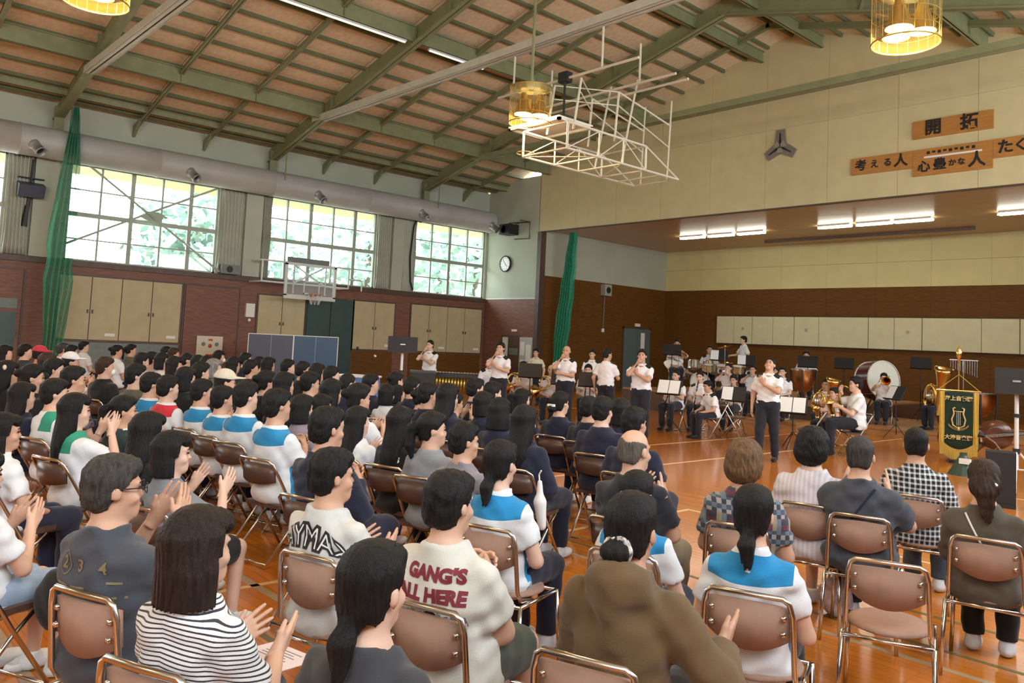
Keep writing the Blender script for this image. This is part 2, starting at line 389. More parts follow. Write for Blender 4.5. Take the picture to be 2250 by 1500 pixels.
# ------------------------------------------------------------------ air duct with nozzles along the left wall
DX, DZ, DR = -23.5, 6.28, .40
du = thing('air_duct', 'long round grey ventilation duct running above the left windows', 'duct', (DX, 0, DZ))
segs = [-13 + 3.43*i for i in range(10)] + [20.0]
for i in range(10):
    prof = [(DR, segs[i]+.01), (DR, segs[i+1]-.03), (DR+.012, segs[i+1]-.03), (DR+.012, segs[i+1]+.01)]
    M = Matrix.Rotation(-PI/2, 4, 'X')
    MB().lathe(prof, 28, M).build('duct_section', M_DUCT, du, True)
MB().lathe([(0, 20.02), (DR, 20.02), (DR, 20.0)], 28, Matrix.Rotation(-PI/2, 4, 'X')).build('end_cap', M_DUCT, du)
for y in (5.05, 11.1, 17.05):
    MB().tube([(.38, y+.15, .1), (.38, y+.15, 1.1)], .022, 6).build('hanger_rod', M_STEEL, du)
noz_m = mat('grey_steel_nozzle', (.33, .33, .32), .4, .4)
for y in (4.45, 8.39, 12.44, 16.52, 20.0-.2):
    d = Vector((.72, .35, -.6)).normalized(); M = T(.30, y, -.16) @ align(d)
    n = MB().lathe([(.15, -.12), (.165, .0), (.14, .05), (.125, .07), (.125, .30), (.135, .30), (.135, .33), (.11, .33), (.105, .2)], 18, M).build('nozzle', noz_m, du, True)
    MB().lathe([(0, .22), (.108, .22)], 18, M).build('nozzle_mouth', M_DARK, n)

# ------------------------------------------------------------------ curtains at the window sides
cur_m = mat('grey_green_curtain_cloth', (.42, .43, .36), .9, var=.08, scale=3, bump=.1)
def curtain(y0, y1, label, x=XL+.12, amp=.05, z0=3.36, z1=6.02, n=40, waves=6, m=cur_m):
    mb = MB(); vs = []; rows = 10
    for k in range(rows+1):
        z = z0 + (z1-z0)*k/rows
        for i in range(n+1):
            t = i/n; pinch = 1 - .12*math.sin(PI*k/rows)
            y = (y0+y1)/2 + (t-.5)*(y1-y0)*pinch
            vs.append((x + amp*math.sin(t*waves*2*PI + .3*k) + .02*math.sin(3*t+k), y, z))
    fs = [(k*(n+1)+i, k*(n+1)+i+1, (k+1)*(n+1)+i+1, (k+1)*(n+1)+i) for k in range(rows) for i in range(n)]
    o = mb.add(vs, fs).build('curtain', m, None, True)
    so = o.modifiers.new('thick', 'SOLIDIFY'); so.thickness = .006
    return tag(o, label, 'curtain', 'gathered curtains beside the tall windows')
curtain(4.05, 4.6, 'gathered curtain left of the green net, under the dark wall speaker')
curtain(9.6, 10.3, 'gathered grey curtain on the right side of the cross-braced window')
curtain(10.98, 11.25, 'narrow curtain at the left edge of the window behind the basketball hoop')
curtain(15.2, 15.75, 'gathered curtain right of the window behind the basketball hoop')
curtain(16.3, 16.85, 'curtain left of the last window before the corner')

# ------------------------------------------------------------------ green ball nets hanging from the roof
def net_mat(name, col, a):
    m = mat(name, col, .85, alpha=a); m.use_transparency_overlap = True if hasattr(m, 'use_transparency_overlap') else True
    n = NT(m); t = n.t; tc = t.nodes.new('ShaderNodeTexCoord'); w = t.nodes.new('ShaderNodeTexNoise'); w.inputs['Scale'].default_value = 14
    t.links.new(tc.outputs['Object'], w.inputs[0]); t.links.new(n.m('MULTIPLY_ADD', w.outputs[0], .5, a-.25), n.b.inputs['Alpha'])
    return m
M_NET = net_mat('green_net_cord', (.03, .30, .17), .72)
def ball_net(label, path, x, waves=5):                      # path: (z, y0, y1) from the top down
    n = 44; vs = []
    for k, (z, a, b) in enumerate(path):
        for i in range(n+1):
            t = i/n; vs.append((x + .11*math.sin(t*waves*2*PI + k*.4) + .02*math.sin(k*1.7), a + (b-a)*t, z))
    fs = [(k*(n+1)+i, k*(n+1)+i+1, (k+1)*(n+1)+i+1, (k+1)*(n+1)+i) for k in range(len(path)-1) for i in range(n)]
    o = MB().add(vs, fs).build('ball_net', M_NET, None, True)
    return tag(o, label, 'net', 'green ball nets gathered at the sides of the hall')
pa = []
for k in range(25):
    t = k/24; z = 7.25*(1-t) + .05*t
    w = .08 + .34*math.sin(min(1, t*1.5)*PI/2)*(1 if t < .62 else 1 - .75*(t-.62)/.38) - (.06 if abs(t-.55) < .05 else 0)
    c = 5.28 - .12*t
    pa.append((z, c-w*.85, c+w*.85))
ball_net('tall translucent green net gathered beside the cross-braced window', pa, -23.0)
pb = []
for k in range(21):
    t = k/20; z = 5.75*(1-t) + .03*t; c = -19.9 - .55*t; w = .14 + .16*t + .08*math.sin(t*PI)
    pb.append((z, c-w, c+w))
nn = ball_net('green net gathered at the left side of the stage opening', pb, 0)
for v in nn.data.vertices: v.co = (v.co.y, YF + .55 + v.co.x, v.co.z)

# ------------------------------------------------------------------ steel cross brace in front of the second window
cb = thing('cross_brace', 'green steel cross brace with a centre plate across the tall window', 'brace', (XL+.16, 7.55, 4.7))
MB().tube([(0, -2.05, -.93), (0, 2.0, 1.25)], .03, 6).build('brace_rod', M_FRAME, cb)
MB().tube([(.05, -1.75, 1.3), (.05, 2.12, -1.3)], .03, 6).build('brace_rod', M_FRAME, cb)
MB().prism([(-.32, -.05), (-.1, -.15), (.2, -.12), (.32, .08), (.12, .15), (-.2, .13)], .03, Matrix(((0, 0, 1, .0), (1, 0, 0, .12), (0, 1, 0, .08), (0, 0, 0, 1)))).build('gusset_plate', mat('green_gusset', (.30, .42, .30), .5), cb)

# ------------------------------------------------------------------ cupboards and doors in the left wainscot
def cupboard(label, ys, z0, z1, m, cat='cupboard', frame=True, x=XL, plate=True, name='wall_cupboard'):
    t = thing(name, label, cat, (x, ys[0], z0)); y0 = ys[0]
    MB().box(0, .03, -.04, ys[-1]-y0+.04, -.04, 0).box(0, .03, -.04, ys[-1]-y0+.04, z1-z0, z1-z0+.04).box(0, .03, -.04, 0, 0, z1-z0).box(0, .03, ys[-1]-y0, ys[-1]-y0+.04, 0, z1-z0).box(0, .008, 0, ys[-1]-y0, 0, z1-z0).build('frame', M_TRIM, t)
    for i in range(len(ys)-1):
        d = MB().box(.008, .045, ys[i]-y0+.012, ys[i+1]-y0-.012, .012, z1-z0-.012).build('door', m, t)
        s = ys[i+1]-y0-.06 if i % 2 == 0 else ys[i]-y0+.06
        MB().box(.045, .065, s-.02, s+.02, (z1-z0)*.42, (z1-z0)*.42+.1).build('handle', M_TRIM, d)
        if plate and i % 2: MB().box(.045, .048, ys[i+1]-y0-.36, ys[i+1]-y0-.1, .12, .2).build('name_plate', M_PLATE, d)
    return t
cupboard('beige four-door wall cupboard beside the green net, under the cross-braced window', [5.45, 6.25, 7.03, 7.85, 8.68], 1.22, 2.95, M_CUPB)
cupboard('beige two-door wall cupboard under the basketball backboard, left of the green doors', [11.05, 11.86, 12.66], 1.22, 2.83, M_CUPB)
cupboard('beige two-door wall cupboard right of the green doors', [14.5, 15.33, 16.15], 1.22, 2.88, M_CUPB)
cupboard('beige four-door wall cupboard nearest the corner, under the last window', [16.87, 17.68, 18.52, 19.35, 20.2], 1.22, 2.92, M_CUPB)
for a, b in ((5.45, 8.68), (14.5, 16.15), (16.87, 20.2)): MB().box(XL, XL+.03, a, b, .1, 1.16).build('lower_panel', M_GREYP if a < 6 else M_WAINS2, WL)
struct(cupboard('double steel door, dark green, below the right end of the backboard', [12.73, 13.6, 14.46], .02, 2.86, M_GDOOR, plate=False, name='door_1'))
del bpy.data.objects['door_1']['category']
d2 = struct(cupboard('wide brown sliding door right of the beige cupboard', [8.78, 10.42], .02, 2.95, M_WAINS, plate=False, name='door_2')); del d2['category']
d3 = struct(cupboard('brown door with dark green lower half at the left edge', [3.2, 4.62], .02, 2.98, M_WAINS, plate=False, name='door_3')); del d3['category']
MB().box(.045, .05, .1, 1.32, .1, 1.85).build('lower_leaf', M_GDOOR, d3); MB().box(.045, .052, .1, 1.32, 1.95, 2.2).build('glazed_light', M_GREYP, d3)
d4 = bpy.data.objects.new('door_4', None); COL.objects.link(d4); struct(d4, 'brown door standing ajar in the short front wall by the corner'); d4.location = (-22.4, YF, 0)
MB().box(-.5, .62, -.03, 0, 1.9, 1.98).box(-.5, -.44, -.03, 0, 0, 1.9).box(.56, .62, -.03, 0, 0, 1.9).build('frame', M_TRIM, d4)
MB().box(-.44, .1, -.012, 0, 0, 1.9).build('opening', M_PLATE, d4); MB().box(-.08, .56, -.05, -.012, .02, 1.9).build('leaf', M_TRIM, d4); MB().box(.0, .48, -.056, -.05, 1.25, 1.5).build('notice', M_GREYP, d4)
MB().box(.05, .33, -.02, 0, 2.12, 2.2).build('room_sign', M_PLATE, d4)
d5 = bpy.data.objects.new('door_5', None); COL.objects.link(d5); struct(d5, 'grey green steel double door in the side wall of the stage'); d5.location = (SX, 25.1, 0)
md5 = mat('grey_green_steel_door', (.10, .145, .14), .45)
MB().box(.012, .07, 0, .82, 0, 2.5).build('leaf', md5, d5); lf = MB().box(.012, .07, .84, 1.66, 0, 2.5).build('leaf', md5, d5)
MB().box(.07, .074, 1.05, 1.3, 1.45, 2.35).build('notice', M_PLATE, lf); MB().box(.012, .05, -.06, 0, 0, 2.56).box(.012, .05, 1.66, 1.72, 0, 2.56).box(.012, .05, -.06, 1.72, 2.5, 2.56).build('frame', M_TRIM, d5)
MB().box(.012, .06, .7, 1.0, 2.6, 2.72).build('exit_light', M_PLATE, d5)

# ------------------------------------------------------------------ small wall fittings
cl = thing('wall_clock', 'round white wall clock with dark rim on the short front wall', 'clock', (-22.84, YF-.02, 4.68))
MF = Matrix.Rotation(PI/2, 4, 'X')
MB().lathe([(0, .05), (.27, .05), (.27, .04)], 32, MF).build('face', mat('clock_face_white', (.8, .8, .78), .4), cl)
MB().lathe([(.27, 0), (.305, 0), (.315, .05), (.29, .075), (.268, .06)], 32, MF).build('rim', M_DARK, cl, True)
for a, l in ((2.3, .15), (-.6, .21)): MB().box(-.01, .01, -.055, -.052, -.02, l, Matrix.Rotation(a, 4, 'Y')).build('hand', M_DARK, cl)
for k in range(12): MB().box(-.008, .008, -.055, -.051, .2, .245, Matrix.Rotation(k*PI/6, 4, 'Y')).build('hour_mark', M_DARK, cl)
sp = thing('stage_spotlight', 'black box spotlight on a steel bracket high on the short front wall', 'spotlight', (-22.2, YF-.02, 5.9))
MB().tube([(-.55, -.02, .33), (.6, -.02, .3), (.62, -.02, -.32), (-.2, -.02, -.3)], .025, 6).tube([(.6, -.02, .3), (.6, -.5, .3)], .02, 6).tube([(0, -.02, .3), (0, -.3, .18)], .02, 6).build('bracket', M_TRIM, sp)
MB().box(-.42, .12, -.62, -.12, -.18, .2).build('housing', M_DARK, sp); MB().lathe([(.0, .0), (.14, 0), (.15, .06)], 16, T(-.15, -.62, 0) @ Matrix.Rotation(PI/2, 4, 'X')).build('lens', mat('dark_lens', (.05, .05, .07), .05), sp)
ws = thing('wall_speaker', 'dark wall speaker on a bracket high between the two left windows', 'speaker', (XL+.12, 4.55, 5.1))
MB().box(0, .34, -.3, .3, -.16, .16, Matrix.Rotation(.35, 4, 'Y')).build('cabinet', mat('dark_blue_grey_plastic', (.05, .06, .09), .5), ws)
MB().tube([(.1, 0, .15), (.08, .02, .75)], .03, 6).tube([(.1, -.3, .25), (.1, .3, .25)], .02, 6).tube([(.05, 0, -.1), (0, -.05, -1.0)], [.05, .08], 6).build('bracket', M_DARK, ws)
fb = thing('control_box', 'small white control box on the brown wall left of the hoop', 'box', (XL, 10.79, 2.1))
MB().box(0, .08, -.14, .14, 0, .42).build('case', M_PLATE, fb); MB().lathe([(0, .03), (.045, .03), (.045, 0)], 12, T(.02, 0, -.09) @ Matrix.Rotation(PI/2, 4, 'Y')).build('bell', M_PLATE, fb)
po = thing('fire_alarm_panel', 'cream fire hydrant panel with red lamp and two round vents on the brown door', 'alarm panel', (XL+.06, 9.2, .72))
MB().box(0, .03, 0, .78, 0, .74).build('board', mat('cream_enamel', (.62, .56, .44), .5), po)
for y in (.2, .6): MB().lathe([(0, .012), (.06, .012), (.06, 0)], 16, T(.03, y, .5) @ Matrix.Rotation(PI/2, 4, 'Y')).build('vent', M_GREYP, po)
mr = mat('red_enamel', (.45, .03, .03), .4)
MB().lathe([(0, .03), (.05, .02), (.06, 0)], 16, T(.03, .4, .45) @ Matrix.Rotation(PI/2, 4, 'Y')).build('lamp', mr, po); MB().box(.03, .036, .34, .47, .6, .66).build('red_label', mr, po); MB().box(.03, .036, .28, .6, .1, .2).build('red_label', mr, po)
nb = thing('notice_board', 'pale notice board with papers right of the brown door in the corner', 'notice board', (-21.85, YF, .3))
MB().box(0, .68, -.05, 0, 0, 1.62).build('board', mat('pale_grey_board', (.45, .45, .42), .7), nb)
for x0, x1, z0, z1 in ((.06, .28, .95, 1.45), (.36, .62, .75, 1.35), (.08, .3, .3, .8)): MB().box(x0, x1, -.054, -.05, z0, z1).build('paper', M_PLATE, nb)
ju = thing('wall_fan_unit', 'grey box unit with a cable on the dark stage side wall', 'wall unit', (SX+.012, 23.84, 3.7))
MB().box(0, .22, -.2, .2, 0, .44).build('case', mat('grey_enamel', (.35, .35, .31), .5), ju); MB().lathe([(0, .01), (.12, .01), (.13, 0)], 14, T(.22, .02, .22) @ Matrix.Rotation(PI/2, 4, 'Y')).build('grille', M_DARK, ju)
MB().tube([(.03, 0, 0), (.03, -.02, -1.3)], .02, 6).build('cable_duct', M_GREYP, ju); MB().box(0, .05, -.08, .04, -1.42, -1.28).build('switch', M_PLATE, ju)

# ------------------------------------------------------------------ folding basketball hoop on the left wall
hp = thing('wall_basketball_hoop', 'white framed basketball backboard folded against the left wall', 'basketball hoop', (-23.0, 12.3, 2.7))
M_WP = mat('white_enamel', (.62, .64, .62), .4)
w0, w1, h0, h1 = -.93, .85, .12, 1.12
def bar(m, a, b, r=.03): return m.tube([a, b], r, 6)
m = MB(); m.box(.02, .07, w0, w1, h0-.09, h0+.04).box(.02, .07, w0, w1, h1-.05, h1+.03).box(.02, .07, w0, w0+.09, h0, h1).box(.02, .07, w1-.09, w1, h0, h1)
m.build('board_border', M_WP, hp)
bm = mat('clear_acrylic', (.6, .66, .64), .1, alpha=.22); MB().box(.03, .05, w0, w1, h0, h1).build('backboard', bm, hp)
MB().box(.051, .06, -.28, .28, .2, .24).box(.051, .06, -.28, .28, .58, .62).box(.051, .06, -.28, -.24, .2, .62).box(.051, .06, .24, .28, .2, .62).build('target_square', M_WP, hp)
rim = [(.32 + .22*math.cos(a*PI/8), .22*math.sin(a*PI/8), .2) for a in range(16)]
MB().tube(rim, .012, 6, closed=True).box(.05, .12, -.08, .08, .12, .24).build('rim', mat('faded_orange_steel', (.4, .22, .13), .5), hp)
m = MB()
for k in range(8):
    a = k*PI/4; m.tube([(.32+.22*math.cos(a), .22*math.sin(a), .2), (.32+.13*math.cos(a+.4), .13*math.sin(a+.4), -.12)], .006, 4); m.tube([(.32+.22*math.cos(a), .22*math.sin(a), .2), (.32+.13*math.cos(a-.4), .13*math.sin(a-.4), -.12)], .006, 4)
m.build('net', M_PLATE, hp)
m = MB()
for a, b in (((-.1, -1.6, .5), (-.1, -1.6, 1.15)), ((-.1, -1.6, 1.15), (-.1, 1.4, 1.15)), ((-.1, -1.6, .5), (-.1, 1.4, .5)), ((-.1, 1.4, .5), (-.1, 1.4, 1.15)), ((-.95, -1.6, .5), (-.1, -1.6, .5)), ((-.95, -1.6, 1.15), (-.1, -1.6, 1.15)), ((-.95, 1.4, .5), (-.1, 1.4, .5)), ((-.95, 1.4, 1.15), (-.1, 1.4, 1.15)),
             ((0, -.6, .2), (0, -.6, 1.1)), ((0, .5, .2), (0, .5, 1.1)), ((-.05, -.6, .5), (-.05, .5, 1.1)), ((-.05, .5, .5), (-.05, -.6, 1.1)), ((-.1, 1.4, .8), (-.1, 1.9, .8)), ((-.1, 1.9, .8), (-.1, 1.9, .45))): bar(m, a, b, .026)
m.build('support_frame', M_WP, hp); MB().box(-.1, .0, -.8, .6, 1.1, 1.32).build('top_beam', M_GREYP, hp)

# ------------------------------------------------------------------ hoop unit folded up under the roof
hc = thing('ceiling_basketball_unit', 'cream steel basketball frame folded up under the roof, board lying flat', 'basketball hoop', (-10.9, 11.9, 5.35)); hc.scale = (.8, .8, .8)
M_CT = mat('cream_enamel_tube', (.55, .53, .42), .45)
m = MB()                                                     # local: x across the hall, y towards the stage
X0, X1 = -.75, .75
for x in (X0, X1):
    bar(m, (x, -1.7, 0), (x, 2.6, 0)); bar(m, (x, -1.7, .62), (x, 1.2, .62)); bar(m, (x, -1.7, 0), (x, -1.7, .62)); bar(m, (x, -.6, 0), (x, -.6, .62), .022); bar(m, (x, .3, 0), (x, .3, .62), .022); bar(m, (x, 1.2, 0), (x, 1.2, .62))
    bar(m, (x, -1.7, 0), (x, -.6, .62), .014); bar(m, (x, -.6, 0), (x, .3, .62), .014); bar(m, (x, .3, .62), (x, 1.2, 0), .014); bar(m, (x, 1.2, .62), (x, 2.6, 0), .022)
for y, z in ((-1.7, 0), (-1.7, .62), (-.6, 0), (.3, 0), (1.2, 0), (1.2, .62), (2.6, 0), (1.9, 0)): bar(m, (X0, y, z), (X1, y, z), .024)
bar(m, (X0, -1.7, 0), (X1, -.6, 0), .014); bar(m, (X1, .3, 0), (X0, 1.2, 0), .014)
m.build('lower_frame', M_CT, hc)
m = MB()
for x in (-.45, .45):
    bar(m, (x, .6, .1), (x+.1, 1.0, 2.35), .028); bar(m, (x, 2.5, .0), (x, 2.6, 2.2), .024)
    bar(m, (x, -1.2, .6), (x, -1.0, 1.9), .03); bar(m, (x, .3, .6), (x, .4, 1.9), .03)
for z in (1.55, 1.9): bar(m, (-.45, -1.0, z), (.45, .4, z), .016); bar(m, (-.45, .4, z), (.45, -1, z), .016)
for x in (-.45, .45): bar(m, (x, .4, 1.9), (x, 2.6, 1.5), .024); bar(m, (x, .4, 1.55), (x, 2.55, .9), .018)
m.build('hanging_frame', M_CT, hc)
m = MB()
for y in (-1.0, .4, .9): bar(m, (-2.6, y, 2.0), (2.2, y, 2.0), .035)
for x in (-2.0, 1.1):
    for y in (-1.0, .4): bar(m, (x, y, 2.0), (x, y, 3.0), .028)
m.build('ceiling_rails', M_CT, hc)
MB().box(-1.5, .3, -1.55, -.35, .86, .90).build('backboard', mat('white_backboard_paint', (.6, .58, .5), .5), hc)
MB().box(-1.5, .3, -1.55, -1.47, .80, .86).box(-1.5, .3, -.43, -.35, .80, .86).box(-1.5, -1.42, -1.55, -.35, .80, .86).box(.22, .3, -1.55, -.35, .80, .86).build('board_frame', M_CT, hc)
MB().tube([(-.1, -1.0, 2.0), (-.1, -1.0, .95)], .03, 6).box(-.25, .05, -1.1, -.9, 1.9, 2.15).build('hoist', M_DARK, hc)
MB().tube([(-.6 + .22*math.cos(a*PI/8), -1.75 + .22*math.sin(a*PI/8), .05) for a in range(16)], .012, 6, closed=True).build('rim', mat('orange_rim_paint', (.55, .33, .08), .4), hc)

# ------------------------------------------------------------------ amber cage lamps
amber = mat('amber_acrylic', (.75, .48, .08), .08, alpha=.045)
bulb_m = mat('lamp_glow', (1, .7, .2), .4, emit=(1, .62, .14), estr=20)
def cage_lamp(label, loc, power=210):
    t = thing('pendant_lamp', label, 'lamp', loc, 0, 'amber cage lamps hung from the roof'); R = .41
    MB().lathe([(R, -.36), (R, .34)], 40).build('shade', amber, t, True)
    m = MB()
    for z in (-.36, .34): m.tube([(R*math.cos(a*PI/20), R*math.sin(a*PI/20), z) for a in range(40)], .012, 6, closed=True)
    for z in (-.2, 0, .17): m.tube([(R*math.cos(a*PI/20), R*math.sin(a*PI/20), z) for a in range(40)], .004, 4, closed=True)
    for k in range(20): a = k*PI/10; m.tube([(R*math.cos(a), R*math.sin(a), -.36), (R*math.cos(a), R*math.sin(a), .34)], .004, 4)
    m.build('cage', mat('brass_wire', (.55, .4, .14), .35, .8), t)
    MB().lathe([(.0, .5), (.06, .5), (.06, .3), (.3, .28), (R, .34)], 24).tube([(0, 0, .5), (0, 0, deck_z(loc[0])-loc[2]-.1)], .03, 6).build('stem', M_STEEL, t)
    for k in range(3):
        a = k*2*PI/3 + .5; c = (.19*math.cos(a), .19*math.sin(a))
        rf = MB().lathe([(.05, .2), (.07, .1), (.165, -.2), (.17, -.22)], 20, T(*c, 0)).build('reflector', mat('gold_reflector', (.7, .48, .16), .25, .9), t, True)
        MB().lathe([(0, -.24), (.08, -.235), (.13, -.215), (.155, -.19)], 20, T(*c, 0)).build('bulb', bulb_m, rf, True)
    l = bpy.data.lights.new('lamp_light', 'POINT'); l.energy = power; l.color = (1, .74, .46); l.shadow_soft_size = .1
    lo = bpy.data.objects.new('lamp_light', l); COL.objects.link(lo); lo.parent = t; lo.location = (0, 0, -.31)
    return t
cage_lamp('amber cage lamp cut by the top edge at upper left', (-11.5, 2.75, 6.28))
cage_lamp('amber cage lamp behind the folded ceiling basketball unit', (-11.3, 10.5, 6.33))
cage_lamp('amber cage lamp in front of the gable wall at upper right', (-4.2, 10.45, 6.15))
cage_lamp('amber cage lamp out of view above the right-hand audience', (-4.2, 2.9, 6.3)); cage_lamp('amber cage lamp out of view over the left rear floor', (-11.5, -5.0, 6.3)); cage_lamp('amber cage lamp out of view over the right rear floor', (-4.2, -5.0, 6.3)); cage_lamp('amber cage lamp out of view over the left floor behind', (-19.0, -5.0, 6.3))

# ------------------------------------------------------------------ strip lights
tube_m = mat('fluorescent_glow', (1, 1, .95), .4, emit=(1, .95, .80), estr=17)
def strip(label, loc, L, rot=0, name='strip_light', group='strip lights on the stage ceiling', ang2=0, down=True):
    t = thing(name, label, 'strip light', loc, rot, group)
    MB().box(-L/2, L/2, -.11, .11, 0, .05).build('housing', M_WP, t)
    MB().prism([(-L/2+.02, -.1), (L/2-.02, -.1), (L/2+.05, 0), (L/2-.02, .1), (-L/2+.02, .1), (-L/2-.05, 0)], .05, T(0, 0, -.05)).build('diffuser', tube_m, t)
    return t
pos = 'first second third'.split()
for k, x in enumerate((-17.0, -15.82, -14.64)): strip('%s tube from the left in the left trio of stage strip lights' % pos[k], (x, 24.05, 5.795), 1.0)
for k, x in enumerate((-11.72, -10.5, -9.37)): strip('%s tube from the left in the middle trio of stage strip lights' % pos[k], (x, 24.05, 5.795), 1.02)
strip('stage strip light cut by the right edge of the picture', (-6.6, 24.05, 5.795), 1.1)
strip('second strip light beyond the right edge of the picture', (-5.4, 24.05, 5.795), 1.1)
roof_tube = mat('pale_glowing_tube', (.8, .8, .7), .4, emit=(.9, .95, .8), estr=.55)
for lab, y0, y1 in (('thin roof strip light left of the long tie beam', 7.4, 10.8), ('thin roof strip light right of the long tie beam', 11.5, 13.3)):
    t = thing('roof_strip_light', lab, 'strip light', (-16.22, (y0+y1)/2, deck_z(-16.22)-.55))
    MB().box(-.045, .045, (y0-y1)/2, (y1-y0)/2, 0, .04).build('housing', M_WP, t); MB().box(-.025, .025, (y0-y1)/2+.02, (y1-y0)/2-.02, -.03, 0).build('tube', roof_tube, t)

# ------------------------------------------------------------------ motto boards and emblem on the gable wall
M_BOARD = mat('varnished_sign_board', (.42, .185, .04), .45, var=.15, scale=3, stretch=(1, 1, 8)); M_INK = mat('black_brush_ink', (.012, .010, .008), .6)
def sign(label, x0, x1, z0, z1, texts):
    t = thing('motto_board', label, 'sign', ((x0+x1)/2, YF-.004, (z0+z1)/2), 0, 'wooden school motto boards')
    MB().box((x0-x1)/2, (x1-x0)/2, -.05, 0, (z0-z1)/2, (z1-z0)/2).build('board', M_BOARD, t)
    for body, x, z, s, sk in texts:
        me = text_mesh(body, s, .004, bold=.012*s/.4)
        M = T(x, -.056, z) @ Matrix.Rotation(PI/2, 4, 'X') @ Matrix.Shear('XY', 4, (sk, 0)) if False else T(x, -.056, z) @ Matrix.Rotation(PI/2, 4, 'X')
        me.transform(M); obj('lettering', me, M_INK, t)
    return t
sign('upper wooden board with two large brushed characters', -7.95, -6.17, 7.16, 7.6, [('開', -.42, 0, .40, 0), ('拓', .38, 0, .40, 0)])
sign('left wooden motto board, four brushed characters', -9.48, -7.945, 6.45, 6.885, [('考', -.52, 0, .30, 0), ('え', -.17, 0, .22, 0), ('る', .16, 0, .22, 0), ('人', .48, 0, .34, 0)])
ctr = sign('central taller wooden motto board below the upper board', -7.94, -6.18, 6.23, 6.885, [('心', -.62, -.12, .30, 0), ('豊', -.26, -.1, .30, 0), ('か', .02, -.1, .18, 0), ('な', .22, -.1, .18, 0), ('人', .55, -.1, .38, 0)])
MB().box(-.62, .66, -.06, -.05, .095, .14).build('white_bar', M_PLATE, ctr)
for k in range(9): MB().box(-.56+.125*k, -.56+.125*k+.075, -.054, -.05, .19+.02*(k % 2), .26).build('small_stroke', M_INK, ctr)
sign('right wooden motto board cut by the right edge of the picture', -6.175, -4.5, 6.45, 6.89, [('た', -.58, 0, .34, 0), ('く', -.27, 0, .3, 0), ('ま', .0, 0, .26, 0), ('し', .26, 0, .26, 0), ('い', .46, 0, .2, 0), ('人', .68, 0, .3, 0)])
em = thing('wall_emblem', 'three-pointed grey relief emblem on the gable wall', 'emblem', (-11.52, YF-.004, 7.52))
pts = []
for k in range(3):
    a = PI/2 + k*2*PI/3
    for da, r in ((-1.0472, .19), (-.25, .50), (.25, .50)): pts.append((r*math.cos(a+da), r*math.sin(a+da)))
MB().prism([(x*1.02, z) for x, z in pts], .05, Matrix.Rotation(PI/2, 4, 'X')).build('body', mat('grey_relief_paint', (.20, .175, .14), .6), em)
for k in range(3):
    a = k*2*PI/3; MB().prism([(-.03, .0), (.03, .0), (.012, .36), (-.012, .36)], .02, Matrix.Rotation(-a, 4, 'Y') @ T(0, -.05, .03) @ Matrix.Rotation(PI/2, 4, 'X')).build('groove', M_DARK, em)
for k in range(3):
    a = k*2*PI/3 + PI; MB().prism([(-.05, .04), (.05, .04), (.11, .17), (-.11, .17)], .03, Matrix.Rotation(-a, 4, 'Y') @ T(0, -.05, 0) @ Matrix.Rotation(PI/2, 4, 'X')).build('facet', mat('light_grey_relief_paint', (.30, .265, .21), .6), em)

# ------------------------------------------------------------------ trees outside the windows
leaf_m = mat('tree_leaves', (.27, .39, .33), .7, var=.4, scale=1.5)
def tree(label, x, y, h, r, seed):
    rn = np.random.default_rng(seed); t = thing('tree', label, 'tree', (x, y, -.15), 0, 'trees seen through the hall windows')
    MB().tube([(0, 0, 0), (.1, .05, h*.45), (0, .1, h*.8)], [.22, .16, .05], 8).build('trunk', mat('tree_bark', (.10, .075, .05), .9), t)
    n = 900; c = rn.normal(size=(n, 3)); c /= np.linalg.norm(c, axis=1)[:, None]; c *= (rn.random(n)**.45)[:, None]*np.array([r, r, h*.36]); c[:, 2] += h*.64
    d = rn.normal(size=(n, 3)); d /= np.linalg.norm(d, axis=1)[:, None]; e = np.cross(d, rn.normal(size=(n, 3))); e /= np.linalg.norm(e, axis=1)[:, None]
    s = (.16 + .22*rn.random(n))[:, None]; v = np.stack([c-d*s, c+e*s*.6, c+d*s, c-e*s*.6], 1).reshape(-1, 3)
    MB().add(v.tolist(), [(4*i, 4*i+1, 4*i+2, 4*i+3) for i in range(n)]).build('foliage', leaf_m, t)['kind'] = 'stuff'
for k, (x, y, h, r, lab) in enumerate(((-31, 11.5, 7.5, 2.6, 'leafy tree outside the window behind the hoop, left part'), (-33, 20.5, 9, 3.4, 'leafy tree outside the window behind the hoop, right part'), (-31, 25.5, 9.5, 3.2, 'leafy tree filling the last window left of its middle'), (-33, 33, 10, 4, 'leafy tree filling the right of the last window'),
                                       (-40, 6.5, 6.5, 2.6, 'low tree at the lower left of the cross-braced window'), (-38, 17, 8, 2.8, 'tree at the right edge of the cross-braced window'), (-34, 3.0, 7, 2.4, 'tree outside the window at the left edge'), (-36, 27, 10, 4, 'far tree between the last two windows'), (-42, 40, 11, 5, 'tall far tree behind the last window'))):
    tree(lab, x, y, h, r, 50+k)

t = thing('window_heater', 'small grey box heater on the sill beside the cross-braced window', 'heater', (XL+.05, 10.0, 3.36)); MB().box(0, .25, -.3, .3, 0, .28).build('case', M_GREYP, t); MB().lathe([(0, .01), (.09, .01), (.1, 0)], 14, T(.25, -.05, .14) @ Matrix.Rotation(PI/2, 4, 'Y')).build('fan_grille', M_DARK, t)
t = thing('hanging_cable', 'black cable hanging from the duct left of the last window', 'cable', (XL+.2, 16.62, 3.4)); MB().tube([(.15, .1, 2.75), (.02, .02, 2.3), (.0, -.06, 1.2), (.02, .0, .3), (.05, .1, 0)], .03, 6).build('cable', M_DARK, t)
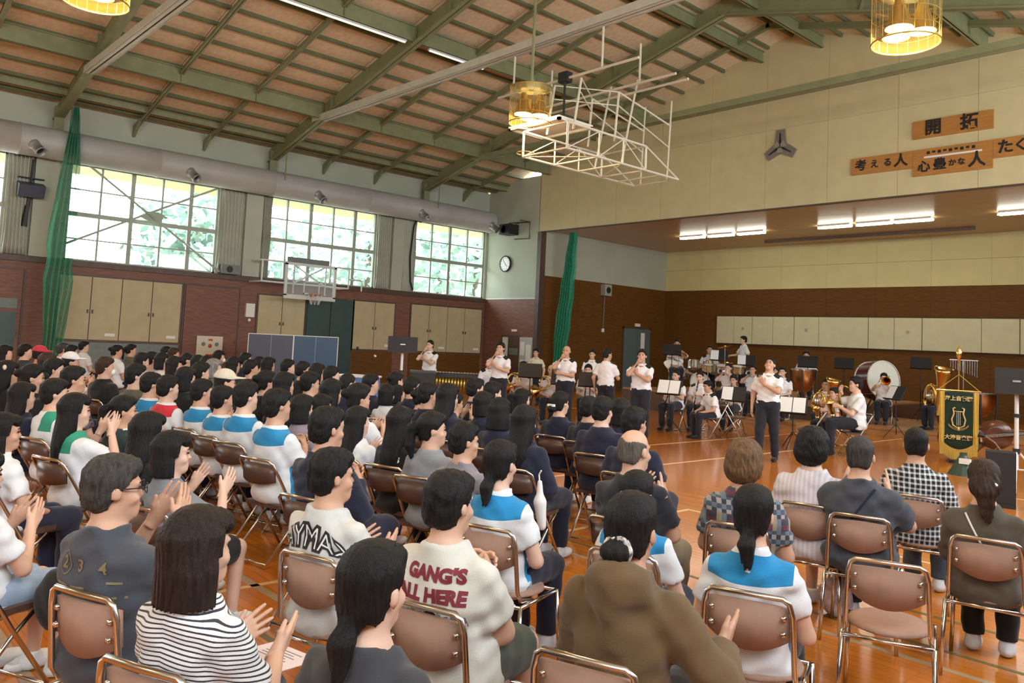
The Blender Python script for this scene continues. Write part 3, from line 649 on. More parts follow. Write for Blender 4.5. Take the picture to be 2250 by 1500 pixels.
# ------------------------------------------------------------------ solid modelling of figures: distance fields meshed by surface nets
class Grid:
    def __init__(s, lo, hi, h):
        s.h = h; s.lo = np.array(lo, float); s.n = np.ceil((np.array(hi)-s.lo)/h).astype(int)+1
        s.F = np.full(s.n, 1e2, np.float32); s.ax = [(s.lo[i] + h*np.arange(s.n[i])).astype(np.float32) for i in range(3)]
    def put(s, fn, lo, hi, k=.02, op='u'):
        m = k + 2*s.h
        i0 = np.clip(np.floor((np.array(lo)-m-s.lo)/s.h).astype(int), 0, s.n); i1 = np.clip(np.ceil((np.array(hi)+m-s.lo)/s.h).astype(int)+1, 0, s.n)
        if (i1 <= i0).any(): return s
        sl = tuple(slice(a, b) for a, b in zip(i0, i1))
        d = fn(s.ax[0][sl[0]][:, None, None], s.ax[1][sl[1]][None, :, None], s.ax[2][sl[2]][None, None, :]); f = s.F[sl]
        if op == 's': d = -d; a, b = -f, -d
        else: a, b = f, d
        if k > 0:
            h = np.maximum(k-np.abs(a-b), 0)/k; r = np.minimum(a, b) - h*h*k*.25
        else: r = np.minimum(a, b)
        s.F[sl] = -r if op == 's' else r
        return s
    def cap(s, a, b, ra, rb, k=.02, op='u', clip=None):
        a = np.array(a, float); b = np.array(b, float); ab = b-a; L2 = max(ab@ab, 1e-9)
        def fn(x, y, z):
            px, py, pz = x-a[0], y-a[1], z-a[2]
            t = np.clip((px*ab[0]+py*ab[1]+pz*ab[2])/L2, 0, 1)
            d = np.sqrt((px-t*ab[0])**2+(py-t*ab[1])**2+(pz-t*ab[2])**2) - (ra+(rb-ra)*t)
            if clip is not None: d = np.maximum(d, ((px*ab[0]+py*ab[1]+pz*ab[2])/L2 - clip)*math.sqrt(L2))
            return d
        r = max(ra, rb); return s.put(fn, np.minimum(a, b)-r, np.maximum(a, b)+r, k, op)
    def ell(s, c, r, k=.02, op='u', R=None):
        c = np.array(c, float); r = np.array(r, float); Rm = np.eye(3) if R is None else np.array(R, float)
        def fn(x, y, z):
            p = (x-c[0], y-c[1], z-c[2]); q = [p[0]*Rm[0][j]+p[1]*Rm[1][j]+p[2]*Rm[2][j] for j in range(3)]
            k0 = np.sqrt(sum((q[j]/r[j])**2 for j in range(3)))+1e-6; k1 = np.sqrt(sum((q[j]/(r[j]*r[j]))**2 for j in range(3)))+1e-6
            return k0*(k0-1)/k1
        m = np.abs(Rm) @ r if R is not None else r
        return s.put(fn, c-m, c+m, k, op)
    def loft(s, secs, k=.03, op='u', pw=2.4):
        A = np.array(secs, float)                       # z, cx, cy, rx, ry
        def fn(x, y, z):
            zz = z[0, 0, :]; cx, cy, rx, ry = (np.interp(zz, A[:, 0], A[:, j])[None, None, :] for j in range(1, 5))
            q = (np.abs((x-cx)/rx)**pw + np.abs((y-cy)/ry)**pw)**(1/pw)
            d = (q-1)*np.minimum(rx, ry)
            return np.maximum(d, np.maximum(A[0, 0]-z, z-A[-1, 0]))
        m = A[:, 3].max()
        return s.put(fn, (A[:, 1].min()-m, (A[:, 2]-A[:, 4]).min(), A[0, 0]), (A[:, 1].max()+m, (A[:, 2]+A[:, 4]).max(), A[-1, 0]), k, op)
    def keep(s, fn):                                     # intersect with the region fn < 0
        s.F = np.maximum(s.F, fn(s.ax[0][:, None, None], s.ax[1][None, :, None], s.ax[2][None, None, :]).astype(np.float32)); return s
    def ripple(s, fn):
        s.F = s.F + fn(s.ax[0][:, None, None], s.ax[1][None, :, None], s.ax[2][None, None, :]).astype(np.float32); return s
    def nets(s):
        F = np.pad(s.F, 1, constant_values=1.); h = s.h; org = s.lo - h; N = F.shape
        S = F < 0; c = [slice(None, -1), slice(1, None)]
        cnt = sum(S[c[i], c[j], c[k]].astype(np.int8) for i in (0, 1) for j in (0, 1) for k in (0, 1))
        act = (cnt > 0) & (cnt < 8); idx = np.full(act.shape, -1, np.int32); ids = np.argwhere(act); idx[act] = np.arange(len(ids))
        acc = np.zeros((len(ids), 3)); num = np.zeros(len(ids)); I, J, K = ids.T
        for ax in range(3):
            o1, o2 = [a for a in range(3) if a != ax]
            for u in (0, 1):
                for v in (0, 1):
                    off = [0, 0, 0]; off[o1] = u; off[o2] = v; of2 = off.copy(); of2[ax] = 1
                    fa = F[I+off[0], J+off[1], K+off[2]]; fb = F[I+of2[0], J+of2[1], K+of2[2]]; m = (fa < 0) != (fb < 0)
                    t = np.where(m, fa/np.where(m, fa-fb, 1), 0)
                    acc[:, o1] += np.where(m, u, 0); acc[:, o2] += np.where(m, v, 0); acc[:, ax] += np.where(m, t, 0); num += m
        V = org + (ids + acc/num[:, None])*h; Q = []
        for ax in range(3):
            o1, o2 = [(1, 2), (2, 0), (0, 1)][ax]
            a = [slice(1, -1)]*3; a[ax] = slice(0, N[ax]-1); b = list(a); b[ax] = slice(1, N[ax])
            Sa, Sb = S[tuple(a)], S[tuple(b)]; e = np.argwhere(Sa != Sb)
            if not len(e): continue
            e0 = e + np.array([0 if i == ax else 1 for i in range(3)]); fl = Sa[tuple(e.T)]
            q = []
            for du, dv in ((0, 0), (-1, 0), (-1, -1), (0, -1)):
                p = e0.copy(); p[:, o1] += du; p[:, o2] += dv; q.append(idx[tuple(p.T)])
            q = np.stack(q, 1); q[~fl] = q[~fl][:, ::-1]; Q.append(q)
        return V, np.concatenate(Q) if Q else np.zeros((0, 4), int)
def np_mesh(name, V, Q, smooth=True):
    me = bpy.data.meshes.new(name); me.vertices.add(len(V)); me.vertices.foreach_set('co', np.asarray(V, np.float32).ravel())
    me.loops.add(len(Q)*4); me.loops.foreach_set('vertex_index', np.asarray(Q, np.int32).ravel())
    me.polygons.add(len(Q)); me.polygons.foreach_set('loop_start', np.arange(0, len(Q)*4, 4, dtype=np.int32)); me.polygons.foreach_set('loop_total', np.full(len(Q), 4, np.int32))
    me.polygons.foreach_set('use_smooth', np.ones(len(Q), bool)); me.update(calc_edges=True); me.validate()
    return me
def join(parts):
    V = []; Q = []; n = 0
    for v, q in parts: V.append(v); Q.append(q+n); n += len(v)
    return np.concatenate(V), np.concatenate(Q)
def rot(yaw=0, pitch=0, roll=0):                            # yaw turns left(+), pitch lifts the chin(+)
    return np.array(Matrix.Rotation(yaw, 3, 'Z') @ Matrix.Rotation(pitch, 3, 'X') @ Matrix.Rotation(roll, 3, 'Y'))

HAND = {}
def hand_mesh(kind, right, h):
    key = (kind, right, h)
    if key in HAND: return HAND[key]
    curl = {'flat': .12, 'relax': .45, 'grip': 1.25, 'fist': 1.5}[kind]; spread = {'flat': .09, 'relax': .05, 'grip': .02, 'fist': .0}[kind]
    g = Grid((-.10, -.04, -.11), (.07, .21, .05), h)
    kx = [-.033, -.011, .011, .031]; ky = [.086, .091, .087, .078]; ln = [.073, .081, .075, .058]
    g.cap((0, -.03, 0), (0, .005, 0), .026, .024, 0)
    for i in range(4): g.cap((kx[i]*.45, .0, 0), (kx[i], ky[i], 0), .016, .0125, .014)
    for i in range(4):
        p = np.array([kx[i], ky[i], 0.]); a = spread*(i-1.4); c = curl*(.55+.1*i)
        for j, fr in enumerate((.45, .3, .25)):
            c2 = c*(1, 1.75, 2.4)[j]
            q = p + ln[i]*fr*np.array([math.sin(a)*math.cos(c2), math.cos(a)*math.cos(c2), -math.sin(c2)])
            g.cap(p, q, .0092-.0009*j, .0084-.0009*j, .004); p = q
    tc = {'flat': (0, 0), 'relax': (.012, -.012), 'grip': (.028, -.032), 'fist': (.03, -.035)}[kind]
    g.cap((-.014, .012, -.004), (-.047+tc[0]*.4, .045, -.010+tc[1]*.4), .0155, .012, .012); g.cap((-.047+tc[0]*.4, .045, -.010+tc[1]*.4), (-.066+tc[0]*1.2, .078, -.014+tc[1]), .0115, .0088, .006)
    V, Q = g.nets()
    if not right: V = V*np.array([-1, 1, 1]); Q = Q[:, ::-1]
    HAND[key] = (V, Q); return HAND[key]

def head_prims(g, c, R, k=.02, fine=True, neck=None):
    P = lambda p: c + R @ np.array(p)
    e = lambda p, r, kk=k, op='u': g.ell(P(p), r, kk, op, R)
    e((0, -.012, .035), (.075, .094, .085)); e((0, .018, -.035), (.061, .072, .085), .03); e((0, .058, -.096), (.03, .028, .024), .03)
    g.cap(P((0, .084, .004)), P((0, .0985, -.028)), .008, .0125, .012); e((0, .070, -.085), (.034, .022, .03), .02); e((0, .076, .022), (.052, .02, .013), .015)
    for s in (-1, 1):
        e((s*.031, .101, .004), (.019, .014, .011), .012, 's'); e((s*.079, -.004, -.010), (.011, .021, .031), .008)
        e((s*.04, .065, -.035), (.022, .024, .022), .02)
    e((0, .087, -.064), (.023, .012, .008), .01)
    if neck is not None: g.cap(P((0, -.02, -.07)), neck, .054, .060, .03)

def ik(S, W, L1, L2, pole):
    S = np.array(S, float); W = np.array(W, float); d = W-S; D = np.linalg.norm(d)
    if D > (L1+L2)*.995: W = S + d/D*(L1+L2)*.995; d = W-S; D = np.linalg.norm(d)
    u = d/D; a = (L1*L1-L2*L2+D*D)/(2*D); hh = math.sqrt(max(L1*L1-a*a, 0)); p = np.array(pole, float); p = p - u*(p@u); p /= np.linalg.norm(p)+1e-9
    return S+u*a+p*hh, W

def frame_hand(d, n):                                       # local y -> finger direction d, palm (-z) faces n
    d = np.array(d, float); d /= np.linalg.norm(d); z = -np.array(n, float); z -= d*(z@d); z /= np.linalg.norm(z)
    return np.stack([np.cross(d, z), d, z], 1)

# arm presets: wrist, finger direction, palm normal, hand kind, elbow pole (for the right side; seated, relative to the shoulder line at z=.955)
ARM = {
    'lap':   ((.13, .26, -.36), (-.5, .8, -.15), (0, -.2, -1), 'relax', (.6, -.8, -.3)),
    'thigh': ((.16, .30, -.37), (-.1, 1, -.1), (0, 0, -1), 'relax', (.7, -.8, -.2)),
    'clap':  ((.075, .27, -.10), (-.28, .62, .75), (-1, -.1, .1), 'flat', (.55, -.35, -1)),
    'claplow': ((.10, .30, -.20), (-.2, .85, .35), (-1, 0, .35), 'flat', (.6, -.3, -1)),
    'clapopen': ((.14, .30, -.06), (-.1, .6, .8), (-1, .15, .1), 'flat', (.7, -.2, -1)),
    'claphigh': ((.07, .27, .03), (-.25, .5, .85), (-1, -.1, .1), 'flat', (.6, -.2, -1)),
    'clasp': ((.05, .26, -.12), (-.6, .5, .5), (-.8, -.3, .1), 'grip', (.6, -.3, -1)),
    'side':  ((.25, .03, -.52), (0, .15, -1), (-1, .1, 0), 'relax', (.5, -1, 0)),
    'mic':   ((.03, .20, .05), (-.4, .25, .6), (-.5, -.5, .1), 'grip', (.8, .1, -1)),
    'belly': ((-.02, .22, -.25), (-.9, .25, .2), (0, -1, -.2), 'relax', (1, -.2, -.6)),
    'sing':  ((.02, .24, -.18), (-.6, .3, .65), (-.1, -.9, .3), 'relax', (1, .0, -.7)),
    'play':  ((.06, .30, -.16), (-.55, .6, .1), (-.3, -.7, -.2), 'grip', (.8, -.2, -1)),
    'playlow': ((.05, .30, -.34), (-.55, .7, .0), (-.3, -.8, -.2), 'grip', (.8, -.3, -1)),
    'face':  ((.07, .22, .06), (-.35, .4, .6), (-.5, -.7, .1), 'grip', (.9, .1, -1)),
    'slide': ((.16, .48, -.02), (-.4, .6, .2), (-.4, -.5, .2), 'grip', (.8, -.1, -1)),
    'drum':  ((.16, .34, -.30), (-.25, .9, .0), (-.3, 0, -1), 'grip', (.8, -.3, -1)),
    'flute': ((.24, .20, .06), (-.3, .8, .1), (-.2, .3, -1), 'grip', (.8, -.1, -1)),
    'chest': ((-.03, .20, -.12), (-.6, -.1, .75), (.1, -1, 0), 'flat', (1, .1, -.6)),
}
def skeleton(p):
    """p: dict(pose 'sit'/'stand', arms (right, left), head (yaw, pitch, roll), lean, fat, wide, knee)"""
    st = p.get('pose', 'sit'); lean = p.get('lean', 0.); tw = p.get('wide', 1.); K = {}
    K['zb'] = .47 if st == 'sit' else .90
    zb = K['zb']; K['sh'] = zb+.47; K['st'] = st
    K['cy'] = lambda z: -.03 + lean*max(0, (z-zb-.05))/.5
    K['S'] = {s: np.array([s*.172*tw, K['cy'](K['sh'])+.0, K['sh']-.045]) for s in (1, -1)}
    K['neck'] = np.array([0, K['cy'](zb+.52)-.005, zb+.525]); yw, pt, rl = p.get('head', (0, 0, 0))
    K['R'] = rot(yw, pt, rl); K['H'] = K['neck'] + np.array([0, .015+.12*lean, 0]) + K['R'] @ np.array([0, .012, .145])
    for s, nm in ((1, p.get('arms', ('lap', 'lap'))[0]), (-1, p.get('arms', ('lap', 'lap'))[1])):
        a = ARM[nm] if isinstance(nm, str) else nm; f = np.array([s, 1, 1.])
        W = np.array([0, K['cy'](K['sh']), K['sh']]) + np.array(a[0])*f
        E, W = ik(K['S'][s], W, .275, .24, np.array(a[4])*f); K[('E', s)] = E; K[('W', s)] = W
        K[('hf', s)] = frame_hand(np.array(a[1])*f, np.array(a[2])*f); K[('hk', s)] = a[3]
    kx = p.get('knee', .10); ky = p.get('foot', 0.)
    for s in (1, -1):
        if st == 'sit':
            K[('hip', s)] = np.array([s*.085, .0, .52]); K[('kn', s)] = np.array([s*kx, .41, .50]); K[('an', s)] = np.array([s*kx*.95, .40+ky, .085])
        else:
            w = p.get('step', 0.)*s; K[('hip', s)] = np.array([s*.085, 0, .90]); K[('kn', s)] = np.array([s*kx*.95, .02+w*.5, .48]); K[('an', s)] = np.array([s*kx, -.02+w, .085])
    return K
def torso_secs(K, e, fat, tw, z0=0., z1=.56):
    zb = K['zb']; rows = [(-.03, .150, .115), (.02, .168, .125), (.10, .163, .122), (.20, .145, .112), (.32, .158, .115), (.39, .163, .108), (.44, .142, .096), (.48, .108, .082), (.505, .082, .07), (.535, .066, .060)]
    out = []
    for dz, rx, ry in rows:
        if dz < z0-.04 or dz > z1+.04: continue
        f = 1 + (fat-1)*(1.0 if dz < .35 else .5)
        out.append((zb+dz, 0, K['cy'](zb+dz), rx*f*(tw if dz > .3 else (1+tw)/2)+e, ry*f+e))
    return out
def build_figure(p, hb=.014, hc=.016, hh=.007):
    """returns dict of numpy meshes: body, shirt, trousers, and the head frame"""
    K = skeleton(p); fat = p.get('fat', 1.); tw = p.get('wide', 1.); out = {'K': K}
    top = K['H'][2]+.15; st = K['st']
    g = Grid((-.52, -.28, 0), (.52, .75, top), hb)
    g.loft(torso_secs(K, 0, fat, tw), .03)
    g.ell((0, -.02, K['zb']+.02), (.165*fat, .13*fat, .10), .04)
    for s in (1, -1):
        S, E, Wr = K['S'][s], K[('E', s)], K[('W', s)]
        g.cap(S, E, .046*fat, .040*fat, .04); g.cap(E, Wr, .040*fat, .0265, .015)
        g.cap(K[('hip', s)], K[('kn', s)], .082*fat, .056, .03); g.cap(K[('kn', s)], K[('an', s)], .054, .036, .02)
        a = K[('an', s)]; g.ell(a+np.array([0, .06, -.045]), (.042, .115, .036), .02)
    head_prims(g, K['H'], K['R'], neck=K['neck'])
    parts = [g.nets()]
    for s in (1, -1):
        V, Q = hand_mesh(K[('hk', s)], s > 0, hh); parts.append((V @ K[('hf', s)].T + K[('W', s)], Q))
    out['body'] = join(parts)
    # upper garment
    kind = p.get('top', 'tee'); e = .016 if kind != 'blouse' else .022
    if kind:
        g = Grid((-.52, -.30, K['zb']-.12), (.52, .62, K['sh']+.14), hc)
        z0 = -.04 if st == 'sit' else p.get('hem', .02)
        secs = torso_secs(K, e, fat, tw, -.1 if st == 'sit' else z0)
        g.loft(secs, .03)
        if st == 'sit' or z0 < 0: g.ell((0, -.035, K['zb']+.03), (.175*fat+e, .135*fat+e, .11), .04)
        sl = {'tee': .66, 'shirt': .72, 'blouse': .8, 'long': 2, 'hoodie': 2, 'vest': 2}[kind]
        for s in (1, -1):
            S, E, Wr = K['S'][s], K[('E', s)], K[('W', s)]
            if sl < 1: g.cap(S, S+(E-S)*1.15, .047*fat+e*.5, .057*fat+e*1.2, .05, clip=sl/1.15)
            else:
                ex = .012 if kind == 'hoodie' else .0
                g.cap(S, E, .049*fat+e*.5+ex, .052*fat+e*.5+ex, .05); g.cap(E, E+(Wr-E)*.97, .052*fat+e*.5+ex, .042+ex, .02, clip=.97)
        if kind == 'hoodie':
            n = K['neck']; g.ell(n+np.array([0, -.075, -.015]), (.125, .075, .085), .04); g.cap(n+np.array([0, -.11, .0]), n+np.array([0, -.13, -.15]), .07, .03, .05)
        nk = K['neck']; g.cap(nk+np.array([0, .06, .0]), nk+np.array([0, .0, .12]), .062, .075, .01, 's')
        w = p.get('wr', .0035); ph = p.get('seed', 0)*1.7
        g.ripple(lambda x, y, z: w*(.8*np.sin(41*z+10*x+4*np.sin(13*y+9*x+ph)+ph) + .8*np.sin(29*x-37*z+3.*np.sin(15*z+ph)) + .55*np.sin(66*z-25*y+2.5*np.sin(21*x+ph))))
        if st == 'sit': zc = K['zb']-.06; g.keep(lambda x, y, z: zc-z+0*x+0*y)
        out['shirt'] = g.nets()
        if kind == 'hoodie':
            pass
    # lower garment
    lo = p.get('bottom', 'trousers')
    if lo:
        g = Grid((-.40, -.28, 0), (.40, .75, K['zb']+.2), hc*1.3); e2 = .018
        g.ell((0, -.02, K['zb']+.02), (.17*fat+e2*.6, .135*fat+e2*.6, .11), .04)
        if st == 'stand': g.loft([(K['zb']-.02, 0, -.03, .172*fat+e2*.5, .13*fat+e2*.5), (K['zb']+.10, 0, -.03, .158*fat+e2*.4, .12*fat+e2*.4)], .03)
        for s in (1, -1):
            h_, kn, an = K[('hip', s)], K[('kn', s)], K[('an', s)]
            if lo == 'skirt':
                g.cap(h_, h_+(kn-h_)*1.08, .10*fat, .088, .09)
            elif lo == 'shorts': g.cap(h_, kn, .09*fat+e2, .072+e2, .03, clip=.9)
            else:
                g.cap(h_, kn, .086*fat+e2, .062+e2, .03); g.cap(kn, an, .060+e2, .048+e2*.8, .02, clip=.97)
        g.ripple(lambda x, y, z: .0035*(np.sin(38*z+17*y+3*np.sin(14*x)) + .6*np.sin(51*y-22*z+2*np.sin(30*x))))
        if st == 'stand': zc = K['zb']+.09; g.keep(lambda x, y, z: z-zc+0*x+0*y)
        out['trousers'] = g.nets()
    for s, nm in ((1, 'shoe_r'), (-1, 'shoe_l')):
        a = K[('an', s)]; g = Grid(a+np.array([-.08, -.10, -.09]), a+np.array([.08, .22, .07]), .0155)
        g.ell(a+np.array([0, .06, -.05]), (.050, .132, .042), .02); g.cap(a+np.array([0, -.01, -.03]), a+np.array([0, -.005, .02]), .048, .046, .03)
        z0 = a[2]-.084; g.keep(lambda x, y, z: np.maximum(z0-z, z-(a[2]+.02))+0*x+0*y)
        out[nm] = g.nets()
    return out

# ------------------------------------------------------------------ hair (head frame: origin between the ears, face towards +y)
def hair_np(kind, h=.010):
    g = Grid((-.19, -.29, -.48), (.19, .18, .20), h)
    face = lambda c: (lambda x, y, z: np.where(z < .115, y*.78 - z*.62 - c, -1.) + 0*x)
    R = lambda p, r, k=.02, op='u': g.ell(p, r, k, op)
    if kind in ('short', 'crop', 'brown_perm', 'side'):
        t = {'short': .010, 'crop': .003, 'brown_perm': .026, 'side': .012}[kind]
        R((0, -.014, .042), (.079+t, .098+t, .088+t)); R((0, -.045, -.025), (.070+t*.8, .062+t*.8, .070), .03)
        if kind == 'brown_perm': R((0, -.04, -.03), (.105, .085, .09), .04)
        g.keep(face(.018)); zc = {'short': -.085, 'crop': -.07, 'side': -.08, 'brown_perm': -.115}[kind]
        g.keep(lambda x, y, z: zc - .45*y - z + 0*x - .03)
        g.keep(lambda x, y, z: np.minimum(y - .012 + 0*x + 0*z, -.012 - z + 0*x + 0*y) + 0*x) if kind != 'brown_perm' else None
        if kind in ('short', 'side'): R((0, .055, .088), (.062, .036, .026), .03)
    elif kind == 'bald':
        R((0, -.014, .036), (.0785, .098, .086)); R((0, -.045, -.025), (.073, .066, .07), .03)
        g.keep(lambda x, y, z: z - .036 + .35*y + .012*np.sin(60*x) + 0*x); g.keep(face(.0)); g.keep(lambda x, y, z: -.10 - .45*y - z + 0*x)
        g.keep(lambda x, y, z: np.minimum(y - .012 + 0*x + 0*z, -.008 - z + 0*x + 0*y) + 0*x)
    else:
        R((0, -.014, .044), (.088, .107, .096))
        fr = .026
        if kind == 'bob':
            g.loft([(-.135, 0, -.022, .098, .098), (-.05, 0, -.02, .100, .102), (.05, 0, -.016, .090, .105)], .03, pw=2.1)
        elif kind == 'bobfull':
            g.loft([(-.165, 0, -.020, .112, .105), (-.06, 0, -.02, .110, .107), (.05, 0, -.016, .092, .107)], .03, pw=2.1)
        elif kind in ('long', 'wavy'):
            g.loft([(-.40, 0, -.105, .085, .032), (-.26, 0, -.10, .105, .045), (-.15, 0, -.05, .104, .085), (-.05, 0, -.02, .100, .102), (.05, 0, -.016, .090, .106)], .03, pw=2.1)
        elif kind in ('pony', 'lowtail', 'bun', 'lowbun', 'halfup', 'tail'):
            R((0, -.045, -.03), (.076, .066, .075), .03)
            if kind == 'pony': g.cap((0, -.10, .045), (0, -.155, .01), .026, .034, .02); g.cap((0, -.155, .01), (0, -.165, -.12), .036, .034, .02); g.cap((0, -.165, -.12), (.01, -.14, -.23), .033, .012, .02)
            if kind in ('lowtail', 'tail'): g.cap((0, -.085, -.07), (0, -.12, -.12), .03, .032, .02); g.cap((0, -.12, -.12), (.02, -.13, -.28), .036, .016, .02)
            if kind == 'bun': R((0, -.125, .045), (.043, .040, .040), .012)
            if kind == 'lowbun': R((0, -.125, -.055), (.052, .044, .042), .012)
            if kind == 'halfup': R((0, -.10, -.02), (.085, .05, .07), .03); R((0, -.13, -.03), (.05, .04, .05), .02); g.cap((0, -.12, -.06), (.01, -.135, -.2), .052, .03, .03)
            g.keep(lambda x, y, z: np.where(y > -.075, -.075 - .5*y - z - .03, -1.) + 0*x)
        if kind in ('bob', 'bobfull', 'long', 'wavy'):
            g.keep(lambda x, y, z: np.where(z < .075, y - .018 - .2*np.maximum(z, 0) - .25*np.abs(x)*(z > -.02), -1.))
            R((0, -.02, -.12), (.055, .075, .07), .01, 's') if kind in ('bob', 'bobfull') else None
            R((0, .068, .075), (.070, .036, .042), .02)
        else:
            g.keep(face(.020)); R((0, .06, .088), (.06, .036, .03), .03)
    am = .0028 if h < .009 else .002
    n = 34; wv = 9. if kind in ('wavy', 'brown_perm') else 0
    g.ripple(lambda x, y, z: am*np.sin(n*np.arctan2(x, -y-.01) + (wv and 1)*2.5*np.sin(40*z) + 3*np.sin(12*z)) * np.clip((np.hypot(x, y+.015))/.05, 0, 1))
    if kind in ('short', 'side', 'brown_perm', 'halfup'):
        g.ripple(lambda x, y, z: .0035*np.sin(70*x+40*z+3*np.sin(50*y))*np.sin(62*y-55*z+2*np.sin(45*x)))
    return g.nets()
# ------------------------------------------------------------------ skin, hair and cloth materials
def cloth(name, col, rough=.85, var=.06): return mat('cloth_'+name, col, rough, var=var, scale=14, bump=.25, bscale=260, sheen=.15, spec=.25)
SKIN = [mat('skin_tone_%d' % i, c, .5, var=.06, scale=9, spec=.35) for i, c in enumerate(((.56, .335, .235), (.50, .285, .19), (.60, .385, .285)))]
def hairm(name, col): return mat('hair_'+name, col, .5, var=.5, scale=9, stretch=(9, 9, 1.2), bump=.6, bscale=55, spec=.22)
HAIR = dict(bk=hairm('black', (.010, .009, .009)), db=hairm('dark_brown', (.022, .013, .010)), dbr=hairm('brown', (.040, .022, .014)), br=hairm('light_brown', (.13, .072, .035)), gb=hairm('grey_black', (.045, .040, .036)), gr=hairm('grey', (.20, .19, .175)), st=hairm('stubble_grey', (.095, .08, .065)))
CL = dict(navy=cloth('navy', (.013, .015, .034)), navyk=cloth('dark_navy', (.014, .015, .022)), black=cloth('black', (.011, .011, .012)), charcoal=cloth('charcoal', (.042, .043, .048)), slate=cloth('slate', (.052, .056, .070)),
          white=cloth('white', (.66, .67, .69)), grey=cloth('mid_grey', (.17, .18, .195)), greyb=cloth('blue_grey', (.24, .25, .28)), greyp=cloth('purple_grey', (.20, .18, .20)), olive=cloth('olive', (.11, .105, .08)), mauve=cloth('mauve', (.25, .21, .25)),
          pinkw=cloth('pinkish_white', (.62, .55, .55)), dkgreen=cloth('dark_green', (.022, .040, .036)), lilac=cloth('lilac', (.42, .36, .43)), maroon=cloth('maroon', (.10, .03, .035)), red=cloth('red', (.50, .03, .06)), hood=cloth('brown_fleece', (.125, .078, .036), .95),
          jacket=cloth('brown_jacket', (.085, .068, .050)), beige=cloth('khaki', (.22, .17, .10)), olivepants=cloth('olive_green', (.048, .058, .044)), jeans=cloth('light_denim', (.26, .32, .40)), jeansd=cloth('dark_denim', (.05, .075, .11)), denim=cloth('pale_denim', (.28, .36, .47)),
          pale=cloth('pale_pink_grey', (.50, .44, .43)), cream=cloth('cream', (.60, .55, .44)), uniform=cloth('uniform_white', (.74, .73, .75)), pinkun=cloth('warm_white', (.70, .64, .64)), yellow=cloth('black_with_yellow', (.012, .012, .014)), trous=cloth('band_navy', (.016, .017, .026)))
CL['ray'] = cloth('pale_grey_tee', (.52, .51, .48)); CL['gang'] = cloth('ivory_tee', (.56, .54, .48)); CL['shortsbk'] = CL['black']
def pattern(name, fn, base=(.6, .6, .6)):
    m = cloth(name, base, var=0); n = NT(m); fn(n, n.sep()); CL[name] = m
def yoke(col):
    def fn(n, o):
        x, y, z = o; ax = n.m('ABSOLUTE', x)
        back = n.m('LESS_THAN', y, .03)
        lo = n.m('GREATER_THAN', n.m('ADD', z, n.m('MULTIPLY', n.m('MULTIPLY', ax, ax), -.6)), .85); hi = n.m('LESS_THAN', n.m('ADD', z, n.m('MULTIPLY', ax, .12)), .985)
        inn = n.m('LESS_THAN', ax, .185)
        a = n.m('MULTIPLY', n.m('MULTIPLY', back, lo), n.m('MULTIPLY', hi, inn))
        side = n.m('MULTIPLY', n.m('MULTIPLY', n.m('GREATER_THAN', y, -.05), n.m('LESS_THAN', y, .01)), n.m('MULTIPLY', n.m('LESS_THAN', z, .72), n.m('LESS_THAN', ax, .2)))
        f = n.m('MAXIMUM', a, n.m('MULTIPLY', side, 1.))
        n.col(n.mix(f, (.66, .67, .69), col))
    return fn
pattern('yb', yoke((.02, .22, .46))); pattern('yr', yoke((.55, .03, .05)))
def patch(n, o):
    x, y, z = o
    f = n.m('MULTIPLY', n.m('MULTIPLY', n.m('LESS_THAN', y, .0), n.m('GREATER_THAN', z, .84)), n.m('MULTIPLY', n.m('GREATER_THAN', n.m('SUBTRACT', x, n.m('MULTIPLY', z, .3)), -.26), n.m('LESS_THAN', n.m('ABSOLUTE', n.m('ADD', x, -.06)), .07)))
    n.col(n.mix(f, (.66, .67, .69), (.03, .25, .16)))
pattern('yg', patch)
def stripes(n, o):
    x, y, z = o; w = n.m('SINE', n.m('MULTIPLY', n.m('ADD', z, n.m('MULTIPLY', n.m('ABSOLUTE', x), .12)), 2*PI/.0135)); n.col(n.mix(n.m('GREATER_THAN', w, .45), (.70, .69, .68), (.035, .035, .045)))
pattern('stripe', stripes)
def plaid_fn(cols, p):
    def fn(n, o):
        x, y, z = o; u = n.m('ADD', x, n.m('MULTIPLY', y, .5))
        a = n.m('GREATER_THAN', n.m('SINE', n.m('MULTIPLY', u, 2*PI/p)), 0); b = n.m('GREATER_THAN', n.m('SINE', n.m('MULTIPLY', z, 2*PI/p)), 0)
        c = n.m('GREATER_THAN', n.m('SINE', n.m('MULTIPLY', u, PI/p)), .0); d = n.m('GREATER_THAN', n.m('SINE', n.m('MULTIPLY', z, PI*.7/p)), .2)
        n.col(n.mix(d, n.mix(a, n.mix(b, cols[0], cols[1]), n.mix(b, cols[2], cols[3])), n.mix(c, n.mix(b, cols[4], cols[0]), n.mix(a, cols[1], cols[5]))))
    return fn
pattern('plaid', plaid_fn([(.04, .04, .06), (.13, .16, .19), (.30, .29, .27), (.06, .08, .12), (.12, .035, .055), (.28, .25, .17)], .055))
pattern('plaidd', plaid_fn([(.02, .02, .03), (.10, .09, .12), (.30, .28, .28), (.03, .03, .05), (.10, .03, .05), (.2, .18, .16)], .05))
def check(n, o):
    x, y, z = o; u = n.m('ADD', x, n.m('MULTIPLY', y, .4))
    a = n.m('GREATER_THAN', n.m('SINE', n.m('MULTIPLY', u, 2*PI/.036)), .35); b = n.m('GREATER_THAN', n.m('SINE', n.m('MULTIPLY', z, 2*PI/.036)), .35)
    n.col(n.mix(n.m('MULTIPLY', n.m('ADD', a, b), .5), (.012, .014, .018), (.62, .64, .66)))
pattern('check', check)
